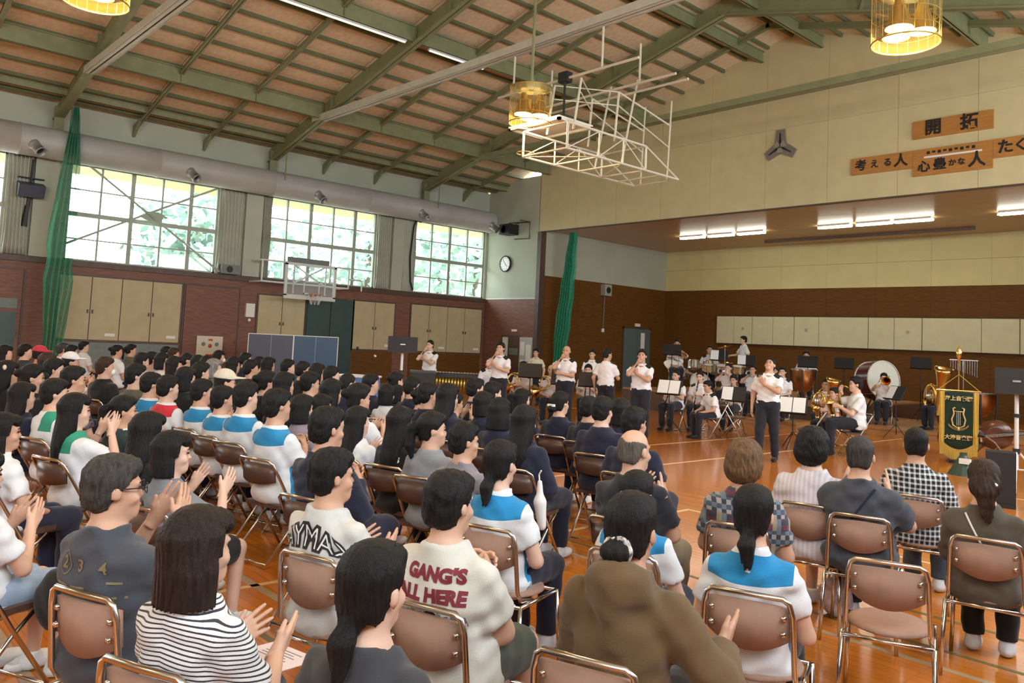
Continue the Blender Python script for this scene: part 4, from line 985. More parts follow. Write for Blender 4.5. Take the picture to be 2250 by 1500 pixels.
def softstripe(n, o):
    x, y, z = o; w = n.m('SINE', n.m('MULTIPLY', x, 2*PI/.03)); n.col(n.mix(n.m('MULTIPLY_ADD', w, .3, .4), (.66, .62, .66), (.48, .43, .47)))
pattern('whblouse', softstripe)

# ------------------------------------------------------------------ assembling a person
from mathutils.bvhtree import BVHTree
FIG = {}; HAIRM = {}; BVHC = {}
def BVHS(me):
    if me.name not in BVHC: BVHC[me.name] = BVHTree.FromPolygons([v.co for v in me.vertices], [p_.vertices for p_ in me.polygons])
    return BVHC[me.name]
def figure(p, lod):
    key = (repr(sorted(p.items())), lod)
    if key not in FIG:
        f = build_figure(p, *((.0125, .0140, .0054), (.0190, .0200, .0085), (.024, .025, .011))[lod])
        FIG[key] = {'K': f['K'], **{k: np_mesh(k, *f[k]) for k in f if k != 'K'}}
    return FIG[key]
def head_matrix(K):
    M = Matrix.Identity(4)
    for a in range(3):
        for b in range(3): M[a][b] = K['R'][a][b]
        M[a][3] = K['H'][a]
    return M
def ell_mb(c, r, n=10): 
    m = MB(); prof = [(math.sin(PI*i/n), -math.cos(PI*i/n)) for i in range(n+1)]
    return m.lathe(prof, 14, T(*c) @ Matrix.Diagonal((*r, 1)))
M_EYE = mat('eye_dark', (.015, .010, .008), .2); M_LIP = mat('lip_tone', (.36, .15, .12), .5)
def face_mesh():
    out = []
    for s in (-1, 1):
        out.append(('eye', ell_mb((s*.031, .0885, .004), (.0145, .0075, .006)).mesh('eye', True), M_EYE))
        out.append(('eyebrow', MB().tube([(s*.014, .0955, .024), (s*.031, .0935, .029), (s*.047, .082, .025)], [.003, .0038, .002], 5).mesh('eyebrow', True), HAIR['bk']))
    return out + [('mouth', ell_mb((0, .0955, -.064), (.021, .005, .0055)).mesh('mouth', True), M_LIP)]
FACE = face_mesh()
def cap_mesh():
    g = Grid((-.14, -.16, .0), (.14, .24, .2), .009); g.ell((0, -.012, .05), (.094, .112, .10), 0); g.ell((0, .10, .055), (.075, .095, .012), .02); g.keep(lambda x, y, z: .045 - z - .1*y + 0*x)
    return np_mesh('cap', *g.nets())
CAPM = None
def person(label, x, y, rz, p, top, bottom, hair='short', hc='bk', s=1., lod=1, z=0., skin=0, shoes='white', face=False, group=None, mask=False, cat='person', epaulette=False):
    global CAPM
    f = figure(p, lod); K = f['K']; t = thing('person', label, cat, (x, y, z), rz, group); t.scale = (s, s, s)
    body = obj('body', f['body'], SKIN[skin], t)
    if 'shirt' in f: obj({'tee': 'shirt', 'shirt': 'shirt', 'blouse': 'blouse', 'long': 'jumper', 'hoodie': 'hooded_top'}[p.get('top', 'tee')], f['shirt'], CL[top], t)
    if 'trousers' in f: obj({'trousers': 'trousers', 'shorts': 'shorts', 'skirt': 'skirt'}[p.get('bottom', 'trousers')], f['trousers'], CL[bottom], t)
    if shoes:
        for k in ('shoe_r', 'shoe_l'): obj('shoe', f[k], CL[shoes], t)
    HM = head_matrix(K); kind = hair
    if hair.startswith('cap_'):
        if CAPM is None: CAPM = cap_mesh()
        c = obj('cap', CAPM, CL[{'cap_white': 'white', 'cap_cream': 'cream', 'cap_red': 'red'}[hair]], t); c.matrix_local = HM; kind = 'crop'
    hk = (kind, lod)
    if hk not in HAIRM: HAIRM[hk] = np_mesh('hair', *hair_np(kind, (.0075, .009, .012)[lod]))
    h = obj('hair', HAIRM[hk], HAIR[hc], t); h.matrix_local = HM
    if face:
        for nm, me, m in FACE:
            o = obj(nm, me, m, t); o.matrix_local = HM
    if mask:
        o = ell_mb((0, .082, -.055), (.05, .036, .042)).build('face_mask', M_PLATE, t, True); o.matrix_local = HM
    if epaulette:
        for sd in (1, -1):
            S = K['S'][sd]; hz = []
            for dx in (-.085, .015, -.035):
                h_ = BVHS(f['shirt']).ray_cast(Vector((S[0]+sd*dx, S[1], 2.2)), Vector((0, 0, -1)))[0]; hz.append(h_.z if h_ else S[2]+.07)
            o = MB().box(-.05, .05, -.05, .05, -.012, .012).build('epaulette', M_DARK, t); o.location = (S[0]-sd*.035, S[1]+.028, hz[2]+.003); o.rotation_euler = (-.45, sd*math.atan2(hz[0]-hz[1], .1), 0)
        n = K['neck']; m = MB(); ring = [(.068*math.cos(a*PI/8)*1.05, .062*math.sin(a*PI/8)+.012) for a in range(16)]
        m.add([(x_, y_, .0) for x_, y_ in ring] + [(x_*.86, y_*.86+.004, .026) for x_, y_ in ring] + [(x_*1.3, y_*1.3, -.02) for x_, y_ in ring], [(i, (i+1) % 16, 16+(i+1) % 16, 16+i) for i in range(16)] + [(32+i, 32+(i+1) % 16, (i+1) % 16+16, 16+i) for i in range(16)])
        o = m.build('collar', CL[top], t, True); o.location = (n[0], n[1], n[2]-.012)
    return t, K
def on_back(t, K, me, size_scale, x, z, m, name='print', yofs=-.006):   # lays a flat print onto the back of a shirt by casting rays onto it
    from mathutils.bvhtree import BVHTree
    sh = [c for c in t.children if c.name.split('.')[0] in ('shirt', 'blouse', 'jumper', 'hooded_top')][0].data
    bv = BVHTree.FromPolygons([v.co for v in sh.vertices], [p_.vertices for p_ in sh.polygons])
    for v in me.vertices:
        px, pz = -v.co.x*size_scale*-1 + x, v.co.y*size_scale + z
        hit = bv.ray_cast(Vector((px, -1, pz)), Vector((0, 1, 0)))[0]
        v.co = (px, (hit.y if hit else -.14) + yofs, pz)
    return obj(name, me, m, t)

# ------------------------------------------------------------------ chairs
M_VINYL = mat('brown_vinyl', (.33, .195, .14), .75, var=.06, scale=20, bump=.2, bscale=300)
M_VINYLD = mat('dark_brown_steel_panel', (.085, .045, .034), .35, var=.1, scale=6)
M_TUBE = mat('bronze_chrome_tube', (.58, .53, .48), .25, 1.)
def arc_panel(w, zt, zb, sag, y, n=10, th=.022, bow=.03):     # back panel with a drooping lower edge, bowed in plan
    vs = []; fs = []
    for side in (0, 1):
        for i in range(n+1):
            u = -1+2*i/n; yy = y - bow*(1-u*u) + (th if side else 0)
            vs.append((u*w/2, yy, zt - .012*(u*u))); vs.append((u*w/2, yy+.012, zb - sag*(1-u*u)))
    k = 2*(n+1)
    for i in range(n):
        a = 2*i; fs += [(a, a+1, a+3, a+2), (k+a, k+a+2, k+a+3, k+a+1), (a, a+2, k+a+2, k+a), (a+1, k+a+1, k+a+3, a+3)]
    fs += [(0, k, k+1, 1), (2*n, 2*n+1, k+2*n+1, k+2*n)]
    return MB().add(vs, fs)
def chair_meshes():
    A = {}
    top = .765
    A['backrest'] = (arc_panel(.318, .738, .60, .052, -.215).mesh('backrest', True), M_VINYL)
    bf = [(-.185, -.05, .40), (-.183, -.17, .425), (-.18, -.20, .47), (-.17, -.225, .70), (-.158, -.232, .748), (-.135, -.236, top), (0, -.25, top+.004), (.135, -.236, top), (.158, -.232, .748), (.17, -.225, .70), (.18, -.20, .47), (.183, -.17, .425), (.185, -.05, .40)]
    A['back_frame'] = (MB().tube(bf, .0115, 8).mesh('back_frame', True), M_TUBE)
    g = Grid((-.24, -.22, .36), (.24, .26, .48), .015); g.ell((0, .02, .425), (.192, .205, .032), 0); V, Q = g.nets()
    A['seat'] = (np_mesh('seat', V, Q), M_VINYL)
    A['seat_rail'] = (MB().tube([(-.195, -.19, .395), (.195, -.19, .395)], .011, 8).tube([(-.19, .20, .395), (.19, .20, .395)], .011, 8).tube([(-.195, -.19, .395), (-.19, .20, .395)], .011, 8).tube([(.195, -.19, .395), (.19, .20, .395)], .011, 8).mesh('seat_rail', True), M_CHROME)
    legs = [MB().tube([(s*.195, y0, .40), (s*.212, y1, .0)], .0115, 8).mesh('leg', True) for s in (-1, 1) for y0, y1 in ((-.19, -.235), (.20, .235))]
    B = {}
    B['backrest'] = (arc_panel(.36, .735, .60, .02, -.225, th=.012, bow=.045).mesh('backrest', True), M_VINYLD)
    B['seat'] = (MB().prism([(-.19, -.17), (.19, -.17), (.2, .1), (.17, .2), (-.17, .2), (-.2, .1)], .028, T(0, 0, .405)).mesh('seat'), M_VINYLD)
    m = MB(); m.tube([(-.205, .22, 0), (-.20, .0, .33), (-.193, -.20, .66), (-.188, -.245, .735), (-.155, -.262, .76), (0, -.285, .765), (.155, -.262, .76), (.188, -.245, .735), (.193, -.20, .66), (.20, .0, .33), (.205, .22, 0)], .011, 8)
    B['main_frame'] = (m.mesh('main_frame', True), M_TUBE)
    B['rear_legs'] = (MB().tube([(-.19, -.27, 0), (-.19, .0, .30), (-.19, .12, .40)], .0105, 8).tube([(.19, -.27, 0), (.19, .0, .30), (.19, .12, .40)], .0105, 8).tube([(-.19, -.25, .025), (.19, -.25, .025)], .009, 6).mesh('rear_legs', True), M_TUBE)
    B['cross_bar'] = (MB().tube([(-.215, .2, .03), (.215, .2, .03)], .009, 6).mesh('cross_bar', True), M_TUBE)
    return A, legs, B
CA, CALEG, CB = chair_meshes()
RIVET = MB().lathe([(0, .009), (.009, .007), (.012, 0)], 8, Matrix.Rotation(PI/2, 4, 'X')).mesh('rivet', True)
def chair(kind, label, x, y, rz, s=1., group=None, z=0.):
    t = thing('folding_chair', label, 'chair', (x, y, z), rz, group); t.scale = (s, s, s)
    for nm, (me, m) in (CA if kind == 'A' else CB).items(): obj(nm, me, m, t)
    if kind == 'A':
        for me in CALEG: obj('leg', me, M_CHROME, t)
        for sx in (-1, 1):
            for z_ in (.63, .69): obj('rivet', RIVET, M_CHROME, t, (sx*.138, -.226, z_))
    return t
AUD = [
    (-2.3, 0.87, 0.935, 0.42, -0.3, 'claplow', 'bobfull', 'db', 'tee', 'stripe', 'jeans', 1.0, 'A', 'woman with chin-length bob in white and navy striped T-shirt', 2.3),
    (-3.33, 0.93, 0.94, 0.4, -0.5, 'claphigh', 'short', 'gb', 'tee', 'slate', 'jeans', 1.12, 'A', 'man with glasses in charcoal T-shirt printed 2 3 4', 3.1),
    (-1.8, 1.2, 0.92, 0.35, -0.05, 'lap', 'lowtail', 'bk', 'tee', 'charcoal', 'black', 1.1, 'A', 'woman with long black side ponytail in plain charcoal T-shirt at the bottom edge', 2.1),
    (-2.41, 1.87, 0.949, 0.32, -0.15, 'clasp', 'short', 'bk', 'tee', 'gang', 'olivepants', 1.2, 'A', 'boy in pale T-shirt with dark red lettering and olive shorts', 3.0),
    (-3.02, 1.71, 0.959, 0.3, -0.45, 'claplow', 'short', 'bk', 'tee', 'ray', 'black', 1.1, 'A', 'boy in pale T-shirt with arched black lettering', 3.4),
    (-2.99, 2.64, 0.954, 0.3, -0.1, 'lap', 'tail', 'bk', 'tee', 'yb', 'navy', 1.0, 'A', 'girl with low tail in blue-yoked white shirt beside the chair at centre', 4.0),
    (-2.94, 3.67, 0.983, 0.25, -0.3, 'clap', 'bald', 'st', 'tee', 'navyk', 'beige', 1.12, 'B', 'balding man in dark navy T-shirt', 4.6),
    (-1.87, 2.32, 0.93, 0.35, -0.1, 'clapopen', 'lowbun', 'bk', 'hoodie', 'hood', 'black', 1.05, 'A', 'woman in brown hooded top with a scrunchie bun', 2.9),
    (-2.46, 3.1, 0.88, 0.3, -0.1, 'lap', 'lowbun', 'bk', 'tee', 'yb', 'navy', 0.95, 'A', 'girl with pale hair clips in blue-yoked shirt, in front of the brown hoodie', 3.9),
    (-1.88, 3.14, 0.891, 0.33, -0.05, 'lap', 'tail', 'bk', 'tee', 'yb', 'black', 0.95, 'A', 'girl with low ponytail in blue-yoked white shirt at lower right', 3.5),
    (-2.49, 4.1, 0.95, 0.28, -0.1, 'lap', 'brown_perm', 'br', 'shirt', 'plaid', 'black', 1.15, 'A', 'person with rounded light brown hair in multicoloured plaid shirt', 4.6),
    (-2.58, 5.06, 0.971, 0.25, -0.2, 'lap', 'brown_perm', 'bk', 'blouse', 'whblouse', 'pale', 1.1, 'A', 'woman with short curly black hair in pale striped blouse', 5.3),
    (-2.15, 4.77, 0.981, 0.25, -0.1, 'clapopen', 'crop', 'gb', 'blouse', 'slate', 'navy', 1.15, 'A', 'grey-haired person in slate jacket with a diagonal bag strap', 4.8),
    (-2.19, 5.69, 0.992, 0.2, 0.1, 'lap', 'crop', 'bk', 'shirt', 'check', 'jeansd', 1.05, 'A', 'man in black and white checked shirt', 5.4),
    (-1.69, 5.43, 0.888, 0.25, 0.15, 'clap', 'halfup', 'dbr', 'long', 'jacket', 'black', 1.1, 'A', 'woman in brown jacket with white bag strap and hair clip', 4.8),
    (-4.27, 0.72, 0.874, 0.45, -0.5, 'clap', 'bob', 'bk', 'tee', 'white', 'denim', 1.0, 'B', 'woman in white top and denim shorts at the left edge, clapping', 3.6),
    (-5.71, 1.07, 0.887, 0.4, -0.6, 'lap', 'bob', 'bk', 'tee', 'white', 'navy', 0.9, 'B', 'child at the left edge in front of the green-patched pupils', 4.9),
    (-4.46, 1.63, 0.895, 0.35, -0.7, 'clapopen', 'bob', 'bk', 'tee', 'grey', 'shortsbk', 0.88, 'B', 'child with black bob in grey T-shirt and black shorts', 4.4),
    (-5.12, 1.72, 0.925, 0.35, -0.1, 'lap', 'wavy', 'bk', 'tee', 'black', 'black', 1.0, 'B', 'woman with long wavy black hair in black', 4.9),
    (-6.59, 2.02, 0.908, 0.33, -0.6, 'clap', 'pony', 'bk', 'long', 'dkgreen', 'navy', 1.0, 'B', 'girl with ponytail in dark green jumper with white collar', 6.2),
    (-6.3, 1.61, 0.942, 0.33, -0.5, 'claphigh', 'long', 'bk', 'tee', 'yg', 'navy', 1.0, 'B', 'girl with long hair in white shirt with green patch, clapping', 5.7),
    (-7.4, 1.73, 0.967, 0.33, -0.5, 'lap', 'short', 'bk', 'tee', 'yg', 'navy', 1.0, 'B', 'pupil with short hair in white shirt with green patch', 6.6),
    (-5.71, 2.85, 0.999, 0.28, -0.35, 'clasp', 'short', 'bk', 'tee', 'yb', 'navy', 1.0, 'B', 'tall boy in blue-yoked shirt at the right end of the blue row', 6.1),
    (-6.62, 3.01, 0.991, 0.28, -0.3, 'lap', 'short', 'bk', 'tee', 'yb', 'navy', 1.0, 'B', 'boy in blue-yoked shirt, second from the right in the row', 6.9),
    (-7.11, 3.01, 0.937, 0.28, -0.3, 'lap', 'short', 'bk', 'tee', 'yb', 'navy', 0.97, 'B', 'boy in blue-yoked shirt with head slightly lower, mid row', 7.2),
    (-7.66, 3.04, 0.957, 0.28, -0.3, 'clap', 'short', 'bk', 'tee', 'yb', 'navy', 1.0, 'B', 'boy in blue-yoked shirt beside the red-yoked boy, right of him', 7.7),
    (-8.1, 2.88, 0.962, 0.28, -0.3, 'lap', 'short', 'bk', 'tee', 'yr', 'navy', 1.0, 'B', 'boy in white shirt with red yoke', 7.9),
    (-8.65, 2.9, 0.958, 0.28, -0.3, 'lap', 'short', 'bk', 'tee', 'yb', 'navy', 1.0, 'B', 'boy in blue-yoked shirt left of the red-yoked boy', 8.3),
    (-4.29, 2.47, 0.999, 0.3, -0.3, 'clasp', 'short', 'bk', 'long', 'navy', 'navy', 1.08, 'B', 'boy in dark navy jacket behind the arched-lettering T-shirt', 4.8),
    (-5.51, 3.43, 0.9, 0.3, -0.4, 'clap', 'long', 'bk', 'tee', 'white', 'navy', 0.9, 'B', 'girl with long hair in white T-shirt, clapping', 6.3),
    (-6.32, 3.38, 0.923, 0.3, -0.2, 'lap', 'bob', 'bk', 'tee', 'mauve', 'navy', 0.92, 'B', 'child with bob in mauve and white top', 6.9),
    (-6.69, 3.77, 0.898, 0.3, -0.3, 'lap', 'bob', 'bk', 'tee', 'yg', 'navy', 0.92, 'B', 'child in white shirt with teal patch behind the navy jacket', 7.4),
    (-5.04, 3.51, 0.933, 0.3, -0.2, 'lap', 'long', 'bk', 'long', 'black', 'black', 0.95, 'B', 'girl with very long hair in black hoodie with white lettering', 6.0),
    (-4.55, 3.44, 0.938, 0.3, -0.9, 'lap', 'pony', 'bk', 'tee', 'greyb', 'navy', 0.88, 'B', 'girl with ponytail turned sideways in grey top', 5.6),
    (-4.06, 3.33, 0.923, 0.3, -0.6, 'lap', 'short', 'bk', 'tee', 'greyp', 'navy', 0.85, 'B', 'small boy in purple-grey T-shirt', 5.2),
    (-4.53, 4.31, 0.966, 0.28, -0.1, 'lap', 'long', 'bk', 'long', 'navy', 'navy', 1.05, 'B', 'woman with long straight hair in navy jacket', 6.2),
    (-5.94, 6.15, 0.954, 0.28, -0.3, 'lap', 'lowbun', 'bk', 'long', 'navy', 'navy', 1.0, 'B', 'woman in navy with white hair ribbon', 8.5),
    (-5.46, 6.07, 0.947, 0.25, -0.4, 'lap', 'short', 'bk', 'tee', 'navy', 'navy', 1.0, 'B', 'man in navy shirt with small white back print', 8.1),
    (-4.8, 5.52, 0.993, 0.25, -0.2, 'lap', 'short', 'bk', 'tee', 'navy', 'navy', 1.1, 'B', 'broad man in navy T-shirt, front row', 7.2),
    (-4.98, 6.0, 0.964, 0.25, 0.0, 'lap', 'bob', 'bk', 'tee', 'navy', 'navy', 1.0, 'B', 'woman with glossy bob in navy, right of the broad man', 7.7),
    (-3.96, 4.93, 0.987, 0.25, -0.3, 'lap', 'short', 'bk', 'tee', 'navy', 'navy', 1.0, 'B', "man in navy T-shirt directly behind the balding man's head", 6.2),
    (-6.76, 5.92, 0.992, 0.28, -0.5, 'lap', 'short', 'bk', 'tee', 'navy', 'navy', 1.0, 'B', 'man in navy near the front with profile turned right', 8.9),
    (-6.27, 5.37, 0.937, 0.28, -0.2, 'lap', 'bob', 'bk', 'tee', 'navy', 'navy', 1.0, 'B', 'woman with full dark hair in navy, centre row', 8.2),
    (-5.41, 4.83, 0.949, 0.28, -0.1, 'lap', 'bobfull', 'bk', 'tee', 'navy', 'navy', 1.0, 'B', 'woman with shiny bob in navy, centre', 7.2),
    (-6.85, 6.45, 0.923, 0.28, -0.5, 'lap', 'bob', 'bk', 'tee', 'navy', 'navy', 1.0, 'B', 'woman in navy with face in profile, behind the long straight hair', 9.3),
    (-7.25, 6.08, 1.0, 0.3, -0.5, 'lap', 'short', 'bk', 'tee', 'navy', 'navy', 1.0, 'B', 'boy in navy with bare neck near the marimba', 9.4),
    (-6.85, 5.46, 0.894, 0.3, -0.4, 'claphigh', 'pony', 'bk', 'tee', 'yellow', 'navy', 0.9, 'B', 'girl with ponytail and bright yellow collar, clapping', 8.7),
    (-6.15, 4.82, 1.008, 0.3, -0.3, 'lap', 'long', 'bk', 'tee', 'navy', 'navy', 1.0, 'B', 'girl with long dark hair in navy, left of the ponytail', 7.7),
    (-7.37, 5.39, 0.911, 0.3, -0.3, 'lap', 'bun', 'bk', 'tee', 'navy', 'navy', 0.95, 'B', 'girl with round bun in navy, middle of crowd', 9.0),
    (-6.65, 4.95, 0.992, 0.3, -0.4, 'clap', 'short', 'bk', 'tee', 'navy', 'navy', 1.0, 'B', 'pupil in navy clapping behind the round bun', 8.2),
    (-7.9, 5.29, 0.906, 0.3, -0.1, 'lap', 'bob', 'bk', 'tee', 'white', 'navy', 0.95, 'B', 'girl with bob in loose white T-shirt', 9.3),
    (-8.69, 5.99, 0.853, 0.3, -0.9, 'clap', 'bob', 'bk', 'tee', 'navy', 'navy', 0.95, 'B', 'girl in navy with face in profile beside the white T-shirt', 10.4),
    (-8.05, 5.75, 0.967, 0.3, -0.5, 'lap', 'short', 'bk', 'tee', 'navy', 'navy', 1.0, 'B', 'boy in navy below the black speaker stand', 9.8),
    (-9.19, 6.29, 0.967, 0.3, -0.4, 'lap', 'bun', 'bk', 'tee', 'navy', 'navy', 1.0, 'B', 'woman with neat bun in front of the speaker stand', 11.0),
    (-8.55, 5.48, 0.971, 0.3, -0.9, 'lap', 'short', 'bk', 'tee', 'navy', 'navy', 1.0, 'B', 'woman in navy seen in sharp profile', 10.0),
    (-6.12, 3.81, 1.008, 0.3, -0.4, 'clap', 'bun', 'bk', 'tee', 'white', 'navy', 0.95, 'B', 'girl with bun in white, clapping with raised hands', 7.0),
    (-8.3, 5.01, 0.984, 0.3, -0.4, 'lap', 'crop', 'bk', 'tee', 'navy', 'navy', 1.0, 'B', 'man with close-cropped head and mask', 9.5),
    (-7.07, 4.09, 0.992, 0.3, -0.2, 'lap', 'long', 'bk', 'tee', 'navy', 'navy', 1.0, 'B', 'girl with long dark hair right of the pink-white T-shirt', 7.9),
    (-8.1, 4.41, 1.004, 0.3, -0.4, 'lap', 'short', 'bk', 'tee', 'pinkw', 'navy', 1.0, 'B', 'boy in pinkish white T-shirt, mid crowd', 8.9),
    (-9.45, 5.45, 1.008, 0.3, -0.5, 'lap', 'short', 'bk', 'tee', 'black', 'navy', 1.0, '0', 'boy in black in front of the right table-tennis panel edge', 10.6),
    (-10.24, 5.67, 1.008, 0.3, -0.3, 'lap', 'long', 'bk', 'tee', 'black', 'navy', 1.0, '0', 'girl with long hair before the blue table-tennis panel', 11.3),
    (-10.79, 5.74, 1.008, 0.3, -0.5, 'lap', 'short', 'bk', 'tee', 'black', 'navy', 1.0, '0', 'boy with bowl haircut before the panel gap', 11.8),
    (-11.57, 5.9, 1.008, 0.3, -0.5, 'lap', 'short', 'bk', 'tee', 'navy', 'navy', 1.0, '0', 'pupil in navy before the left table-tennis panel', 12.5),
    (-7.84, 3.97, 1.008, 0.3, -0.3, 'lap', 'bob', 'bk', 'tee', 'black', 'navy', 1.0, '0', 'pupil with dark hair left of the pinkish T-shirt', 8.4),
    (-12.18, 5.87, 1.008, 0.3, -0.4, 'lap', 'bob', 'bk', 'tee', 'black', 'navy', 1.0, '0', 'pupil with full hair before the dark panel', 12.9),
    (-12.72, 5.97, 0.996, 0.3, -0.4, 'lap', 'short', 'bk', 'tee', 'navy', 'navy', 1.0, '0', 'pupil at far back before the dark panel left half', 13.4),
    (-8.36, 4.02, 0.996, 0.3, -0.4, 'lap', 'bun', 'bk', 'tee', 'black', 'navy', 1.0, '0', 'girl with bun right of the pale cap', 8.8),
    (-11.04, 5.06, 1.008, 0.3, -0.6, 'lap', 'short', 'bk', 'tee', 'navy', 'navy', 1.0, '0', 'man with glasses in navy right of the long-haired woman', 11.5),
    (-14.33, 6.45, 1.008, 0.3, -0.8, 'lap', 'short', 'bk', 'tee', 'navy', 'navy', 1.0, '0', "pupil with bright cheek by the panel's left edge", 14.9),
    (-12.27, 5.33, 1.0, 0.3, -0.3, 'lap', 'long', 'bk', 'tee', 'dkgreen', 'navy', 1.0, '0', 'woman with long dark hair left of the navy man', 12.6),
    (-8.05, 3.43, 1.008, 0.3, -0.6, 'lap', 'cap_cream', 'bk', 'tee', 'black', 'navy', 1.0, 'B', 'person in cream baseball cap', 8.2),
    (-11.06, 4.53, 1.008, 0.3, -0.6, 'lap', 'bob', 'gr', 'tee', 'olive', 'navy', 1.0, '0', 'grey-haired woman with white mask', 11.2),
    (-15.33, 6.36, 1.008, 0.3, -0.8, 'claphigh', 'long', 'bk', 'tee', 'navy', 'navy', 1.0, '0', 'woman with mask in profile under the red label', 15.6),
    (-12.1, 4.85, 1.008, 0.3, -0.3, 'lap', 'short', 'bk', 'tee', 'navy', 'navy', 1.0, '0', 'pupil right of the man with raised hand', 12.2),
    (-9.93, 3.91, 1.008, 0.3, -0.4, 'lap', 'short', 'bk', 'tee', 'black', 'navy', 1.0, '0', 'boy with bare neck left of the grey-haired woman', 9.9),
    (-13.39, 5.03, 1.008, 0.3, -0.6, 'claphigh', 'crop', 'bk', 'tee', 'black', 'navy', 1.1, '0', 'man with receding hair and raised hand', 13.2),
    (-12.71, 4.95, 1.0, 0.3, -0.3, 'lap', 'bob', 'bk', 'tee', 'navy', 'navy', 1.0, '0', 'woman under the white fire panel', 12.7),
    (-8.91, 3.35, 0.996, 0.3, -0.2, 'lap', 'bob', 'bk', 'tee', 'black', 'navy', 1.0, '0', 'person with large black hair above the red-yoked boy', 8.8),
    (-11.58, 4.18, 1.008, 0.3, -0.5, 'lap', 'bob', 'bk', 'tee', 'maroon', 'navy', 1.0, '0', 'woman in maroon top', 11.3),
    (-16.33, 5.86, 1.008, 0.3, -0.5, 'lap', 'short', 'dbr', 'tee', 'navy', 'navy', 1.0, '0', 'pupil with reddish hair by the brown door', 16.0),
    (-17.25, 6.03, 1.008, 0.3, -0.5, 'lap', 'short', 'bk', 'tee', 'navy', 'navy', 1.0, '0', 'pupil at the very back by the cupboard edge', 16.8),
    (-13.19, 4.56, 1.004, 0.3, -0.7, 'lap', 'bob', 'bk', 'tee', 'pinkw', 'navy', 1.0, '0', 'woman in pale pink in profile', 12.8),
    (-13.68, 4.57, 1.0, 0.3, -0.4, 'lap', 'short', 'bk', 'tee', 'lilac', 'navy', 1.0, '0', 'man in lilac shirt left of the pale pink woman', 13.1),
    (-12.79, 4.13, 1.008, 0.3, -0.4, 'lap', 'short', 'bk', 'tee', 'lilac', 'navy', 1.0, '0', 'boy in lilac, partly hidden by the olive woman', 12.2),
    (-18.3, 5.66, 1.008, 0.3, -0.6, 'lap', 'pony', 'bk', 'tee', 'olive', 'navy', 1.0, '0', 'woman with ponytail in olive below the cupboard', 17.3),
    (-17.09, 5.02, 1.008, 0.3, -0.7, 'lap', 'bun', 'bk', 'tee', 'white', 'navy', 1.0, '0', 'woman with bun in white below the cupboard name plate', 16.0),
    (-9.13, 2.9, 1.008, 0.33, -0.5, 'lap', 'short', 'bk', 'tee', 'olive', 'navy', 1.0, 'B', 'boy in blue and olive top behind the green jumper', 8.7),
    (-10.85, 3.07, 1.008, 0.33, -0.6, 'lap', 'short', 'dbr', 'tee', 'black', 'black', 1.1, 'B', 'brown-haired person with white mask in black', 10.0),
    (-12.16, 3.0, 1.004, 0.33, -0.6, 'clap', 'cap_white', 'bk', 'tee', 'pinkw', 'navy', 1.0, '0', 'person in white baseball cap, clapping', 11.0),
    (-19.91, 5.15, 1.008, 0.33, -0.8, 'lap', 'short', 'bk', 'tee', 'white', 'navy', 1.0, '0', 'boy in dark cap and white shirt by the cupboard', 18.1),
    (-16.03, 3.95, 1.008, 0.33, -0.4, 'lap', 'short', 'bk', 'tee', 'black', 'navy', 1.0, '0', 'person behind the white baseball cap', 14.5),
    (-17.55, 4.17, 1.008, 0.33, -0.4, 'lap', 'short', 'gb', 'tee', 'white', 'navy', 1.0, '0', 'grey-haired person in white shirt at the back left', 15.7),
    (-11.8, 2.64, 1.008, 0.33, -0.7, 'lap', 'short', 'dbr', 'shirt', 'pinkw', 'navy', 1.0, '0', 'brown-haired person in white collared shirt', 10.5),
    (-10.12, 2.34, 1.008, 0.33, -0.7, 'lap', 'short', 'bk', 'tee', 'black', 'navy', 1.0, '0', 'dark-haired person between the collar and white cap', 9.0),
    (-14.61, 3.15, 1.008, 0.33, -0.4, 'lap', 'cap_red', 'bk', 'tee', 'red', 'navy', 1.0, '0', 'person in red cap by the green net', 12.9),
    (-15.71, 3.16, 1.008, 0.33, -0.6, 'lap', 'short', 'bk', 'tee', 'charcoal', 'navy', 1.0, '0', 'man with short hair in dark shirt left of the net', 13.7),
    (-14.8, 2.7, 1.008, 0.33, -0.6, 'lap', 'long', 'bk', 'tee', 'black', 'navy', 1.0, '0', 'woman with dark hair at the far left back', 12.7),
    (-8.43, 2.12, 1.008, 0.33, -0.5, 'lap', 'short', 'bk', 'shirt', 'plaidd', 'navy', 1.0, 'B', 'boy in dark plaid behind the long-haired clapper', 7.6),
    (-9.41, 2.03, 0.922, 0.33, -0.6, 'lap', 'long', 'bk', 'long', 'navy', 'navy', 1.0, 'B', 'girl with long hair in navy left of the green patches', 8.3),
    (-8.87, 1.87, 1.0, 0.33, -0.5, 'lap', 'bun', 'bk', 'tee', 'black', 'navy', 0.95, '0', 'girl with pale blue hair tie', 7.8),
    (-9.91, 1.85, 0.988, 0.33, -0.3, 'lap', 'long', 'bk', 'tee', 'black', 'navy', 1.0, '0', 'girl with large dark hair and cream clip at the left edge', 8.5),
    (-7.86, 1.59, 0.919, 0.36, -0.3, 'lap', 'wavy', 'bk', 'long', 'navy', 'navy', 1.0, 'B', 'girl with long loose hair in navy, nearest the left edge', 6.8),
]
